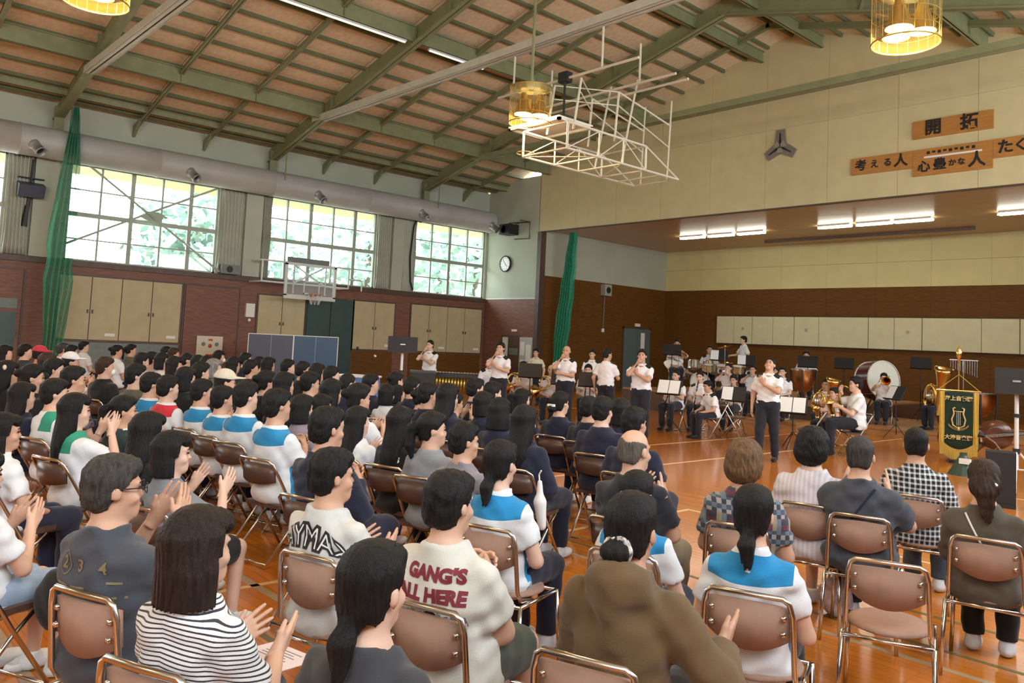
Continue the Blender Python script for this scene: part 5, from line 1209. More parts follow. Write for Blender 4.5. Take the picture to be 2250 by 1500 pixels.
# ------------------------------------------------------------------ the audience
# AUD rows: x, y, scale, facing, head yaw, arms, hair, hair colour, top kind, top cloth, bottom cloth, girth, chair, label, distance
NEAR = {   # part of the label: person x, y, scale, facing, chair x, y
    'striped T-shirt': (-2.394, 0.978, 0.925, 0.4, -2.423, 1.030), '2 3 4': (-3.228, 0.985, 0.956, 0.37, -3.165, 1.074), 'arched black lettering': (-3.198, 1.882, 0.941, 0.28, -3.165, 1.954),
    'dark red lettering': (-2.391, 1.914, 0.956, 0.3, -2.387, 1.978), 'beside the chair at centre': (-3.188, 2.875, 0.933, 0.3, -3.177, 2.941), 'scrunchie': (-1.713, 2.095, 0.960, 0.33, -1.735, 2.087),
    'at lower right': (-1.809, 3.054, 0.914, 0.36, -1.819, 3.115), 'slate jacket': (-2.255, 5.029, 0.968, 0.3, -2.255, 5.092), 'checked shirt': (-2.341, 6.122, 0.972, 0.2, -2.325, 6.186), 'brown jacket with': (-1.573, 5.067, 0.925, 0.22, -1.565, 5.131)}
AUDP = {}
for i, (x, y, s, rz, hy, arms, hair, hc, tk, tc, bc, fat, ch, lab, d) in enumerate(AUD):
    lod = 0 if d < 5.6 else (1 if d < 9.5 else 2); cpos = None
    for k in NEAR:
        if k in lab and 'behind' not in lab: x, y, s, rz = NEAR[k][:4]; cpos = NEAR[k][4:]; x -= math.sin(rz)*.055; y += math.cos(rz)*.055
    girl = hair in ('bob', 'bobfull', 'long', 'wavy', 'pony', 'lowtail', 'tail', 'bun', 'lowbun', 'halfup')
    p = dict(arms=(arms, arms), head=(round(hy, 1) if lod else hy, 0, 0), top=tk, wide=.92 if girl else 1.0, fat=fat if lod < 1 else (1.0 if fat < 1.05 else 1.12), lean=-.06 if 'scrunchie' not in lab else .03, wr=.004)
    if 'scrunchie' in lab: a_ = ((.27, .24, -.20), (.15, .9, .35), (-1, 0, .25), 'flat', (.7, -.5, -.8)); p['arms'] = (a_, 'claplow')
    if lod == 2: p['head'] = (-.3 if hy > -.5 else -.6, 0, 0)
    if lod == 0: p['seed'] = i; p['wr'] = .0045
    if bc in ('olivepants', 'denim', 'shortsbk'): p['bottom'] = 'shorts'
    if bc in ('pale',): p['bottom'] = 'skirt'
    r = rz + (random.uniform(-.06, .06) if lod else 0); ca, sa = math.cos(r), math.sin(r)
    if cpos is None: x += -sa*.06; y += ca*.06; cpos = (x - sa*.015, y + ca*.015)
    prof = hy < -.4 and lod < 2
    t, K = person(lab, x, y, r, p, tc, bc, hair, hc, s, lod, skin=i % 3, shoes='white' if d < 9.5 else None, group='seated audience', mask='mask' in lab, face=prof)
    AUDP[lab] = (t, K)
    if ch in 'AB':
        chair(ch, 'folding chair of the ' + ' '.join(lab.replace(',', '').split()[:12]), cpos[0], cpos[1], r, 1., 'folding chairs of the audience')
chair('A', 'empty brown padded folding chair at lower right', -1.691, 4.11, .35, 1., 'folding chairs of the audience')
def who(k): return [AUDP[l] for l in AUDP if k in l][0]

# ------------------------------------------------------------------ things worn: prints, straps, clips, glasses
from mathutils.bvhtree import BVHTree
def shirt_of(t): return [c for c in t.children if c.name.split('.')[0] in ('shirt', 'blouse', 'jumper', 'hooded_top')][0]
def back_bvh(t):
    me = shirt_of(t).data; return BVHTree.FromPolygons([v.co for v in me.vertices], [p_.vertices for p_ in me.polygons])
def wrap(t, me, m, name, x, z, yofs=-.004, warp=None):
    bv = back_bvh(t)
    for v in me.vertices:
        px, pz = v.co.x, v.co.y
        if warp: px, pz = warp(px, pz)
        px += x; pz += z; h = bv.ray_cast(Vector((px, -1, pz)), Vector((0, 1, 0)))[0]; v.co = (px, (h.y if h else -.13)+yofs, pz)
    return obj(name, me, m, t)
def fine_text(body, size, bold=0.):
    me = text_mesh(body, size, 0, bold=bold)
    import bmesh
    bm = bmesh.new(); bm.from_mesh(me); bmesh.ops.triangulate(bm, faces=bm.faces[:])
    bmesh.ops.subdivide_edges(bm, edges=[e for e in bm.edges if e.calc_length() > size*.22], cuts=1, use_grid_fill=False); bm.to_mesh(me); bm.free(); return me
INKB = mat('black_shirt_print', (.012, .012, .013), .7); INKW = mat('white_shirt_print', (.7, .7, .68), .7); INKR = mat('dark_red_shirt_print', (.17, .012, .025), .7); INKG = mat('dull_gold_shirt_print', (.19, .15, .075), .7)
t, K = who('arched black lettering'); arch = lambda px, pz: (px, pz*(1.25-.8*(px/.2)**2)+.045*(1-(px/.17)**2))
wrap(t, fine_text('RAYMAX', .115, .010), INKB, 'print', -.01, .835, -.004, arch); wrap(t, fine_text('RAYMAX', .115, -.0015), INKW, 'print', -.01, .835, -.0065, arch)
t, K = who('dark red lettering')
wrap(t, fine_text("GANG'S", .068, .004), INKR, 'print', .03, .905); wrap(t, fine_text('ALL HERE', .068, .004), INKR, 'print', .02, .83)
g = MB()
for k in range(9): a = k*2*PI/9; g.prism([(-.1+.028*k, -.02+.012*(k % 3)), (-.078+.028*k, -.02), (-.08+.028*k, .02), (-.098+.028*k, .015+.01*(k % 2))], 0.0001)
o = wrap(t, g.mesh('picture_print'), mat('grey_shirt_print', (.16, .16, .165), .8), 'picture_print', .02, .75); g = MB().prism([(-.02, -.03), (.02, -.03), (.025, .02), (0, .035), (-.025, .02)], .0001); wrap(t, g.mesh('picture_print'), INKB, 'picture_print', .035, .75, -.006)
t, K = who('2 3 4')
for ch_, x_ in (('2', -.07), ('3', .02), ('4', .12)): wrap(t, fine_text(ch_, .062, .0015), INKG, 'print', x_, .875)
rg = MB(); rg.add([(.036*math.cos(a*PI/12), .044*math.sin(a*PI/12), 0) for a in range(24)] + [(.031*math.cos(a*PI/12), .039*math.sin(a*PI/12), 0) for a in range(24)], [(a, (a+1) % 24, 24+(a+1) % 24, 24+a) for a in range(24)]); wrap(t, rg.mesh('ring_print'), INKG, 'print', -.07, .875)
for x_, z_, w_ in ((-.15, .71, .08), (-.05, .71, .06), (.09, .735, .05), (-.15, .69, .075), (.07, .68, .07), (.07, .655, .05)): wrap(t, MB().add([(0, 0, 0), (w_/2, 0, 0), (w_, 0, 0), (w_, .009, 0), (w_/2, .009, 0), (0, .009, 0)], [(0, 1, 4, 5), (1, 2, 3, 4)]).mesh('line_print'), INKG, 'print', x_+.04, z_+.085)
t, K = who('black hoodie'); wrap(t, fine_text('GIANTS', .055, .003), INKW, 'print', 0, .86)
t, K = who('at lower right'); wrap(t, fine_text('ttt', .02, .002), INKW, 'print', .0, .915)
def strap(lab, pts, m, r=.008):
    t, K = who(lab); bv = back_bvh(t); P = []
    for k in range(15):
        u = k/14; x_ = pts[0][0]+(pts[1][0]-pts[0][0])*u; z_ = pts[0][1]+(pts[1][1]-pts[0][1])*u
        h = bv.ray_cast(Vector((x_, -1, z_)), Vector((0, 1, 0)))[0]; P.append((x_, (h.y if h else -.12)-.004, z_))
    MB().tube(P, r, 6).build('bag_strap', m, t)
strap('slate jacket', ((.10, .955), (-.13, .62)), CL['navy'], .009); strap('brown jacket with', ((-.09, .95), (.10, .60)), INKW, .006)
def head_part(lab, mb, name, m, smooth=True):
    t, K = who(lab); o = mb.build(name, m, t, smooth); o.matrix_local = head_matrix(K); return o
scr = mat('patterned_scrunchie', (.45, .40, .36), .8, var=.9, scale=60); tor = MB().tube([(.042*math.cos(a*PI/10), -.105, -.052+.04*math.sin(a*PI/10)+.005*math.sin(5*a)) for a in range(20)], .015, 8, closed=True)
head_part('scrunchie bun', tor, 'scrunchie', scr)
m = MB()
head_part('pale hair clips', MB().tube([(-.03, -.13, .03), (-.005, -.137, .0)], .007, 6), 'hair_clip', INKW); head_part('pale hair clips', MB().tube([(.02, -.135, .0), (.035, -.125, .03)], .007, 6), 'hair_clip', INKW)
head_part('brown jacket with', ell_mb((.035, -.135, .0), (.028, .012, .014)), 'hair_clip', M_PLATE)
head_part('white hair ribbon', MB().box(-.05, .05, -.15, -.12, -.03, -.005), 'hair_ribbon', INKW, False)
head_part('cream clip', ell_mb((.075, -.05, .06), (.03, .02, .03)), 'hair_clip', CL['cream'])
head_part('pale blue hair tie', ell_mb((0, -.095, .035), (.03, .02, .03)), 'hair_tie', mat('pale_blue_plastic', (.45, .6, .75), .5))
gl = MB()
for s_ in (-1, 1): gl.tube([(s_*.083, -.01, .008), (s_*.08, .06, .01), (s_*.06, .105, .008)], .0028, 6); gl.tube([(s_*(.034+.026*math.cos(a*PI/8)), .112-.004*abs(math.cos(a*PI/8)), .002+.02*math.sin(a*PI/8)) for a in range(16)], .002, 5, closed=True)
gl.tube([(-.01, .112, .006), (.01, .112, .006)], .002, 5); head_part('2 3 4', gl, 'glasses', M_DARK)
t, K = who('bright yellow collar'); n_ = K['neck']; yl = mat('bright_yellow_cloth', (.80, .78, .04), .7)
o = MB().prism([(-.11, .03), (-.05, .05), (0, .02), (.05, .05), (.11, .03), (.06, -.10), (0, -.16), (-.06, -.10)], .004, T(0, -.135, n_[2]-.03) @ Matrix.Rotation(PI/2-.25, 4, 'X')).build('yellow_scarf', yl, t)
t, K = who('dark green jumper'); n_ = K['neck']; MB().tube([(.072*math.cos(a*PI/8), n_[1]+.012+.07*math.sin(a*PI/8), n_[2]-.005+.012*math.sin(a*PI/8)) for a in range(16)], .014, 6, closed=True).build('white_collar', INKW, t, True)

# ------------------------------------------------------------------ loose things among the audience
t = tag(MB().box(-.11, .11, -.15, .15, 0, .002).build('program_leaflet', mat('pink_white_leaflet', (.70, .58, .58), .8)), 'printed program leaflet on the lap of the woman in the striped T-shirt', 'leaflet'); t.location = (-2.58, 1.30, .60); t.rotation_euler = (-.1, .05, .3)
for k in range(5): MB().box(-.07, .06-.02*(k % 2), .03+.02*k, .036+.02*k, .002, .0025).build('text_line', M_GREYP, t)
MB().box(-.09, .07, -.12, -.06, .002, .0025).build('picture', mat('brown_picture_print', (.22, .11, .10), .8), t)
def bag(name, label, x, y, m, r, z=0, cat='bag'):
    g = Grid((-.3, -.3, -.02), (.3, .3, .35), .016); g.ell((0, 0, r[2]*.9), r, 0); g.ripple(lambda x, y, z: .008*np.sin(40*x+20*z)*np.sin(35*y+15*z)); g.keep(lambda x, y, z: -z+0*x+0*y)
    t = thing(name, label, cat, (x, y, z)); obj('pouch', np_mesh('pouch', *g.nets()), m, t); MB().tube([(-r[0]*.5, 0, r[2]*1.6), (-r[0]*.3, 0, r[2]*2.3), (r[0]*.3, 0, r[2]*2.3), (r[0]*.5, 0, r[2]*1.6)], .008, 6).build('handle', m, t)
bag('drawstring_bag', 'magenta bag on the floor under the chairs at centre', -4.15, 3.0, cloth('magenta', (.22, .012, .10)), (.16, .11, .09))
bag('shoe_bag', 'white and mauve shoe bag on the floor left of the empty chair', -2.55, 5.35, cloth('white_mauve', (.55, .45, .48), var=.5), (.11, .11, .13))
bag('tote_bag', 'black bag hanging by the woman at the left edge', -4.1, 1.05, CL['black'], (.14, .1, .14), .32)
t = thing('indoor_shoes', 'pair of white indoor shoes under a chair at the left edge', 'shoes', (-4.6, 1.0, 0), .4)
for s_ in (-1, 1):
    g = Grid((-.07, -.15, -.01), (.07, .15, .1), .012); g.ell((0, 0, .03), (.045, .13, .045), 0); g.ell((0, -.06, .06), (.03, .05, .03), .01, 's'); g.keep(lambda x, y, z: -z+0*x+0*y); o = obj('shoe', np_mesh('shoe', *g.nets()), CL['white'], t); o.location = (s_*.06, .03*s_, 0)
g = Grid((-.1, -.08, -.36), (.1, .08, .02), .014); g.cap((0, 0, 0), (.01, 0, -.14), .018, .03, .02); g.cap((.01, 0, -.14), (.03, .01, -.3), .045, .03, .03); V, Q = g.nets()
t = thing('plastic_bag', 'white plastic bag hanging from a chair back right of centre', 'bag', (-4.05, 4.02, .74)); obj('bag_body', np_mesh('bag_body', V, Q), INKW, t); MB().tube([(0, 0, -.02), (-.01, 0, .05), (.01, 0, .08)], .006, 5).build('handle', INKW, t)
# ------------------------------------------------------------------ risers
M_RISER = mat('riser_wood', (.36, .17, .06), .4, var=.2, scale=3, stretch=(1, 6, 6)); M_RISD = mat('riser_dark_front', (.10, .05, .028), .6)
def riser(label, x0, x1, y0, y1, h, dark=False):
    t = thing('stage_riser', label, 'riser', (x0, y0, 0)); n = max(1, round((x1-x0)/1.8))
    for i in range(n): MB().box((x1-x0)*i/n+.006, (x1-x0)*(i+1)/n-.006, 0, y1-y0, h-.05, h).build('top_board', M_RISER, t)
    MB().box(0, x1-x0, .02, .05, 0, h-.05).box(0, .03, .05, y1-y0, 0, h-.05).box(x1-x0-.03, x1-x0, .05, y1-y0, 0, h-.05).box(0, x1-x0, y1-y0-.03, y1-y0, 0, h-.05).build('skirt', M_RISD if dark else M_RISER, t)
    return t
riser('low wooden riser under the trombone and tuba players', -9.15, -3.2, 18.5, 22.3, .20)
riser('low wooden riser under the trumpet row', -12.3, -9.2, 17.2, 18.25, .20)
riser('high dark-fronted riser carrying drums and guitar', -15.2, -9.2, 18.3, 24.4, .57, True)

# ------------------------------------------------------------------ instruments (local frame of a seated or standing player)
M_BRASS = mat('lacquered_brass', (.80, .52, .17), .22, 1.); M_SILV = mat('silver_plate', (.75, .75, .74), .2, 1.); M_EBON = mat('black_wood', (.012, .011, .012), .3)
M_COPPER = mat('copper_bowl', (.62, .27, .10), .25, 1.); M_MAROON = mat('maroon_drum_shell', (.085, .012, .014), .25); M_HEAD = mat('drum_head', (.66, .64, .55), .6); M_SHEET = mat('sheet_paper', (.78, .78, .77), .8)
def arcpts(c, r, a0, a1, ax1, ax2, n=10):
    c, ax1, ax2 = Vector(c), Vector(ax1), Vector(ax2)
    return [c + ax1*r*math.cos(a0+(a1-a0)*i/n) + ax2*r*math.sin(a0+(a1-a0)*i/n) for i in range(n+1)]
def bell(m, p, d, r0, r1, L, n=20):
    prof = [(r0 + (r1-r0)*(t**3.2), L*t) for t in [i/10 for i in range(11)]]
    return m.lathe(prof + [(r1*.93, L*.985)] + [(max(r0*.7, r0 + (r1*.9-r0)*(t**3.2)), L*t) for t in (.8, .5)], n, T(*p) @ align(d))
def inst(kind, label, tr, mouth, group=None):
    t = thing(kind, label, kind.replace('_', ' '), tuple(tr.location), tr.rotation_euler[2], group); t.scale = tr.scale; mx, my, mz = mouth
    if kind in ('clarinet', 'bass_clarinet'):
        L = .62 if kind == 'clarinet' else .8; d = Vector((0.02, .55, -.83)).normalized(); p0 = Vector((mx, my, mz)); p1 = p0 + d*L
        MB().tube([p0, p0+d*.08, p0+d*.1, p1-d*.06], [.006, .011, .014, .014], 10).build('body', M_EBON, t, True)
        b = MB(); bell(b, p1-d*.08, d, .014, .034, .09); b.build('bell', M_EBON if kind == 'clarinet' else M_SILV, t, True)
        k = MB()
        for i in range(6): k.lathe([(.017, -.005), (.019, 0), (.017, .005)], 10, T(*(p0+d*(.15+.07*i))) @ align(d))
        k.tube([p0+d*.12+Vector((.018, .01, 0)), p1-d*.1+Vector((.018, .01, 0))], .003, 5).build('keys', M_SILV, t, True)
    elif kind == 'saxophone':
        p = [Vector((mx, my, mz)), Vector((mx+.02, my+.06, mz+.03)), Vector((mx+.06, my+.11, mz+.0)), Vector((mx+.10, my+.12, mz-.12)), Vector((mx+.16, my+.05, mz-.46))]
        MB().tube(p, [.008, .010, .013, .018, .030], 12).build('body', M_BRASS, t, True)
        q = p[-1]; MB().tube([q, q+Vector((.01, .02, -.07)), q+Vector((.01, .08, -.085)), q+Vector((.0, .13, -.04)), q+Vector((-.02, .15, .04))], [.030, .034, .037, .040, .043], 12).build('bow', M_BRASS, t, True)
        b = MB(); bell(b, q+Vector((-.02, .15, .03)), (-.15, .3, .95), .042, .075, .20); b.build('bell', M_BRASS, t, True)
        k = MB()
        for i in range(6): k.lathe([(0, .006), (.016, .006), (.018, 0)], 10, T(*(p[3]+(p[4]-p[3])*(.1+.15*i)+Vector((0, .03, 0)))) @ align((0, 1, .2)))
        k.build('keys', M_SILV, t, True)
    elif kind == 'trumpet':
        d = Vector((0, 1, -.02)).normalized(); p0 = Vector((mx, my, mz)); m = MB()
        m.tube([p0, p0+d*.34], .006, 8); m.tube(arcpts(p0+d*.34+Vector((0, 0, -.035)), .035, PI/2, -PI/2, d, (0, 0, 1)), .006, 8); m.tube([p0+d*.34+Vector((0, 0, -.07)), p0+d*.10+Vector((0, 0, -.07))], .007, 8)
        m.tube(arcpts(p0+d*.10+Vector((0, 0, -.035)), .035, -PI/2, -3*PI/2, d, (0, 0, 1)), .007, 8); m.build('tubing', M_SILV, t, True)
        b = MB(); bell(b, p0+d*.10+Vector((0.012, 0, 0)), d, .008, .061, .40); b.build('bell', M_SILV, t, True)
        v = MB()
        for i in range(3): v.tube([p0+d*(.17+.032*i)+Vector((.006, 0, -.10)), p0+d*(.17+.032*i)+Vector((.006, 0, .05))], .012, 8)
        v.build('valves', M_SILV, t, True)
    elif kind == 'french_horn':
        c = Vector((.10, .22, mz-.20)); m = MB(); m.tube([(mx, my, mz), (.05, my+.05, mz-.06), c+Vector((.02, 0, .14))], .007, 8)
        m.tube(arcpts(c, .14, 0, 2*PI*.98, (.8, .6, 0), (0, 0, 1), 24), .013, 8); m.tube(arcpts(c+Vector((.02, .02, 0)), .105, 0, 2*PI*.98, (.8, .6, 0), (0, 0, 1), 24), .011, 8); m.build('coil', M_BRASS, t, True)
        b = MB(); bell(b, c+Vector((-.05, -.02, -.12)), (.75, -.45, -.25), .02, .15, .34); b.build('bell', M_BRASS, t, True)
    elif kind == 'flute':
        MB().tube([(mx-.06, my+.01, mz), (mx+.60, my+.10, mz-.04)], .010, 10).build('tube', M_SILV, t, True)
        k = MB()
        for i in range(8): k.lathe([(0, .013), (.009, .012), (.010, 0)], 8, T(mx+.16+.05*i, my+.04+.007*i, mz-.01-.003*i))
        k.build('keys', M_SILV, t, True)
    elif kind == 'trombone':
        d = Vector((0, 1, -.18)).normalized(); p0 = Vector((mx, my, mz)); s = Vector((.09, 0, 0)); m = MB()
        m.tube([p0, p0+d*.95], .008, 8).tube([p0+s, p0+s+d*.95], .008, 8).tube(arcpts(p0+s*.5+d*.95, .045, PI, 0, (1, 0, 0), d), .009, 8).tube([p0+d*.12, p0+s+d*.12], .006, 6).build('slide', M_BRASS, t, True)
        m = MB(); q = p0+Vector((-.10, 0, .06)); m.tube([p0+s+d*.05, p0+s-d*.3], .008, 8); m.tube(arcpts(p0-d*.3+Vector((-.005, 0, .03)), .095, 0, -PI, (1, 0, .3), d), .011, 8); m.build('tuning_slide', M_BRASS, t, True)
        b = MB(); bell(b, q-d*.28, d, .014, .11, .62); b.build('bell', M_BRASS, t, True)
    elif kind in ('euphonium', 'tuba'):
        k = 1. if kind == 'euphonium' else 1.45; c = Vector((.05, .24, mz-.30)); m = MB()
        rg = []
        for i in range(29):
            a = 2*PI*i/28; rg.append(c + Vector((.12*k*math.cos(a), .02, .25*k*math.sin(a)-.05*k)))
        m.tube(rg, [.03*k]*29, 10); m.tube([(mx, my, mz), (mx+.05, my+.05, mz-.02), c+Vector((.10*k, .02, .12*k))], [.007, .009, .014], 8)
        m.tube([c+Vector((-.05*k, .04, .18*k)), c+Vector((-.05*k, .04, -.22*k))], .018*k, 8).tube([c+Vector((.04*k, .04, .18*k)), c+Vector((.04*k, .04, -.22*k))], .018*k, 8).build('tubing', M_BRASS, t, True)
        b = MB(); bell(b, c+Vector((-.12*k, .02, -.28*k)), (-.22, .05, 1), .045*k, .15*k, .80*k, 26); b.build('bell', M_BRASS, t, True)
        v = MB()
        for i in range(3): v.tube([c+Vector((-.02+.045*i, .07, -.1*k)), c+Vector((-.02+.045*i, .07, .12*k))], .017, 8)
        v.build('valves', M_SILV, t, True)
    elif kind == 'electric_guitar':
        M = T(.02, .19, mz-.50) @ Matrix.Rotation(-.35, 4, 'Y') @ Matrix.Rotation(PI/2, 4, 'X')
        out = [(.19*math.cos(a)*(1+.18*math.cos(2*a)) + .0, .145*math.sin(a)*(1-.22*math.cos(a+.4)*math.cos(a+.4))) for a in [2*PI*i/28 for i in range(28)]]
        MB().prism([(x+.08, y) for x, y in out], .045, M).build('body', mat('cream_guitar_lacquer', (.72, .68, .58), .25), t)
        MB().box(-.72, .0, -.025, .025, .045, .06, M).build('neck', mat('maple_neck', (.35, .2, .08), .4), t); MB().box(-.88, -.72, -.035, .04, .04, .055, M).build('headstock', M_EBON, t)
        MB().box(.05, .12, -.04, .04, .045, .055, M).build('pickup', M_EBON, t)
    elif kind == 'microphone':
        d = Vector((.25, .55, -.8)).normalized(); p0 = Vector((mx, my+.035, mz-.01)); MB().tube([p0+d*.03, p0+d*.19], [.017, .011], 10).build('handle', M_DARK, t, True); ell_mb(tuple(p0), (.025, .025, .025)).build('grille', mat('mic_grille', (.12, .12, .12), .4, .8), t, True)
    return t

def music_stand(label, x, y, rz, h=1.05, sheet=True, z=0., sheets=1):
    t = thing('music_stand', label, 'music stand', (x, y, z), rz, 'black music stands of the band')
    M = T(0, 0, h) @ Matrix.Rotation(-.5, 4, 'X')
    MB().box(-.25, .25, -.008, .008, -.17, .17, M).box(-.25, .25, -.06, .0, -.18, -.165, M).build('desk', M_DARK, t)
    MB().tube([(0, .02, h-.05), (0, .02, .25)], .011, 8).build('pole', M_DARK, t)
    for k in range(3): a = k*2*PI/3+.3; MB().tube([(0, .02, .32), (.28*math.cos(a), .02+.28*math.sin(a), .012)], .009, 6).build('leg', M_DARK, t)
    if sheet:
        for i in range(sheets): MB().box(-.235+.235*i, -.015+.235*i, -.016, -.01, -.16, .155, M).build('sheet', M_SHEET, t)
    return t

# ------------------------------------------------------------------ the band
CALLS = {}
def member(label, x, y, rz, arms, pose='sit', s=1., z=0., hair='crop', head=(0, 0, 0), instr=None, top='uniform', fat=1.0, hc='bk', chairk='B', lean=0., epa=True, step=0., lod=1, wide=1.0, ilab=None):
    p = dict(pose=pose, arms=arms, head=head, top='shirt', fat=fat, lean=lean, wide=wide, wr=.004)
    if pose == 'stand': p['step'] = step; p['knee'] = .11
    t, K = person(label, x, y, rz, p, top, 'trous', hair, hc, s, lod, z=z, skin=(len(label) % 3), shoes='black', face=True, group='band members' if pose == 'sit' else 'standing performers', epaulette=epa)
    if pose == 'sit' and chairk: chair(chairk, 'silver folding chair under the ' + label[:60].split(',')[0], x, y, rz, .97, 'chairs of the band', z=z)
    if instr:
        mo = K['H'] + K['R'] @ np.array([0, .105, -.062]); inst(instr, ilab or (instr.replace('_', ' ') + ' held by the ' + label.split(',')[0]), t, tuple(mo), 'wind instruments of the band')
    return t, K
st = dict(pose='stand')
member('standing singer furthest left, hand near his mouth', -15.37, 11.4, -2.75, ('mic', 'chest'), s=.985, instr='microphone', **st)
member('standing singer with microphone before the corner door', -12.38, 10.97, -2.65, ('mic', 'sing'), s=1.0, instr='microphone', hair='short', head=(0, .1, 0), **st)
member('broad balding singer with hand raised to his face', -11.61, 12.12, -2.75, ('mic', 'belly'), s=1.0, hair='bald', instr='microphone', fat=1.12, head=(.1, .15, 0), **st)
member('man with his back turned and one arm out', -11.03, 12.75, .35, ('claplow', 'side'), s=.985, hair='crop', head=(-.6, 0, 0), **st)
member('standing singer holding a microphone, chin raised', -9.29, 11.69, -2.75, ('mic', 'chest'), s=1.0, hair='short', instr='microphone', head=(.1, .15, 0), fat=1.05, **st)
member('foremost standing singer, head tilted far back, hand on chest', -6.84, 11.87, -2.80, ('side', 'chest'), s=.985, hair='crop', head=(-.15, .45, 0), step=.10, lod=0, fat=1.05, **st)
member('boy in cream shirt standing by the green net at the stage', -16.21, 15.71, -2.6, ('side', 'side'), s=.925, top='cream', hair='short', epa=False, **st)
member('standing officer with white lanyard behind the seated row', -13.47, 15.0, -2.5, ('belly', 'belly'), s=.955, hair='crop', **st)
member('boy in white shirt standing on the high riser in profile', -13.67, 22.17, 2.5, ('drum', 'side'), s=.99, z=.57, hair='short', epa=False, top='white', **st)
member('bowing player behind the marimba', -15.22, 13.1, -2.0, ('drum', 'drum'), s=1.03, head=(0, -.3, 0), lean=.15)
member('horn player seated left of the music stand', -13.17, 12.38, -2.7, ('playlow', 'play'), s=1.02, hair='short', instr='french_horn', top='pinkun')
member('balding seated player behind a small music stand', -12.46, 12.57, -2.5, ('playlow', 'playlow'), s=1.0, hair='bald', top='pinkun', instr='french_horn')
member('seated player in dark cap of hair behind a wide stand', -12.05, 13.31, -2.5, ('playlow', 'play'), s=1.03, hair='short', instr='clarinet')
member('clarinettist looking down at the left of the woodwind row', -10.57, 14.5, -2.95, ('playlow', 'play'), s=1.01, hair='crop', instr='clarinet')
member('bass clarinet player with glasses in the woodwind row', -10.35, 15.08, -2.75, ('playlow', 'play'), s=1.0, instr='bass_clarinet', top='pinkun')
member('player turned sideways with hands on his knees', -9.17, 13.83, 2.75, ('lap', 'lap'), s=.90, hair='short', lean=.12, head=(.1, -.15, 0))
member('small seated player behind a stand with white sheets', -10.02, 15.9, -2.9, ('playlow', 'play'), s=.96, hair='short', instr='clarinet')
member('trumpet player at the left of the raised row', -11.48, 17.96, -2.9, ('face', 'face'), s=.98, z=.2, hair='crop', instr='trumpet', top='pinkun')
member('trumpet player second from left in the raised row', -10.75, 17.9, -2.75, ('face', 'face'), s=.98, z=.2, hair='short', instr='trumpet')
member('trumpet player third in the raised row', -10.2, 17.95, -2.7, ('face', 'face'), s=.98, z=.2, hair='crop', instr='trumpet', top='pinkun')
member('player half hidden right of the foremost singer', -9.75, 17.54, -2.8, ('face', 'playlow'), s=.98, z=.2, hair='short', instr='flute')
member('euphonium player behind the schoolboy saxophonist', -8.14, 16.44, -2.95, ('play', 'play'), s=.99, hair='crop', instr='euphonium', top='pinkun')
member('schoolboy saxophonist with neck strap seen in profile', -7.27, 15.02, 2.75, ('playlow', 'play'), s=.90, hair='short', instr='saxophone', epa=False, top='white')
member('taller boy with black hair seen from behind his shoulder', -6.49, 14.2, 2.35, ('face', 'play'), s=1.10, hair='short', instr='saxophone', epa=False, top='white')
member('trombone player on the low riser', -8.3, 19.68, -2.85, ('slide', 'face'), s=.95, z=.2, hair='short', instr='trombone', top='pinkun', epa=False)
member('tuba player on the low riser behind the banner', -7.0, 19.63, 2.75, ('play', 'play'), s=.93, z=.2, hair='short', instr='tuba', epa=False, top='cream')
member('guitarist seated on the high riser', -13.85, 19.01, -2.5, ('playlow', 'slide'), s=1.15, z=.57, hair='crop', instr='electric_guitar')
member('drummer seated behind the drum kit', -13.51, 20.14, -2.55, ('drum', 'drum'), s=1.05, z=.57, hair='crop')
member('percussionist half hidden behind a stand in the middle', -10.88, 20.82, -2.66, ('drum', 'drum'), s=1.02, z=.57, hair='short')

for lab, x, y, rz, h, sh, z, n in (('music stand before the horn player', -12.56, 12.03, .75, 1.12, False, 0, 1), ('small music stand before the balding player', -11.81, 12.27, .7, 1.02, False, 0, 1), ('wide music stand left of the man with his back turned', -11.5, 12.78, .7, 1.0, False, 0, 1),
        ('music stand with white sheets at the left of the woodwinds', -10.25, 13.85, .35, .93, True, 0, 2), ('music stand with white sheets behind the silver chair', -9.38, 14.9, .35, .85, True, 0, 1), ('music stand with white sheets before the schoolboy saxophonist', -7.5, 13.9, .35, .80, True, 0, 2),
        ('black music stand left of the large bass drum', -10.19, 21.61, .4, 1.0, False, .57, 1), ('black music stand hiding the percussionist', -10.51, 20.21, .4, 1.0, False, .57, 1), ('black music stand above the tuba bell', -8.3, 21.9, .35, 1.48, False, .2, 1), ('tall music stand with a sheet between trombone and tuba', -7.46, 18.3, -.5, 1.0, True, 0, 1),
        ('music stand hiding the guitarist', -13.6, 18.45, .6, 1.15, False, .57, 1), ('music stand right of the drummer', -12.94, 19.76, .5, 1.05, True, .57, 1), ('music stand far right of the drum kit', -12.4, 20.3, .5, .95, True, .57, 1)):
    music_stand(lab, x, y, rz, h, sh, z, n)
for k, (x, y, rz, lab) in enumerate(((-9.0, 14.35, -1.2, 'empty silver folding chair behind the stand with white sheets'), (-7.0, 13.6, 2.0, 'silver folding chair frame by the foremost singer'))): chair('B', lab, x, y, rz, 1.0, 'chairs of the band')

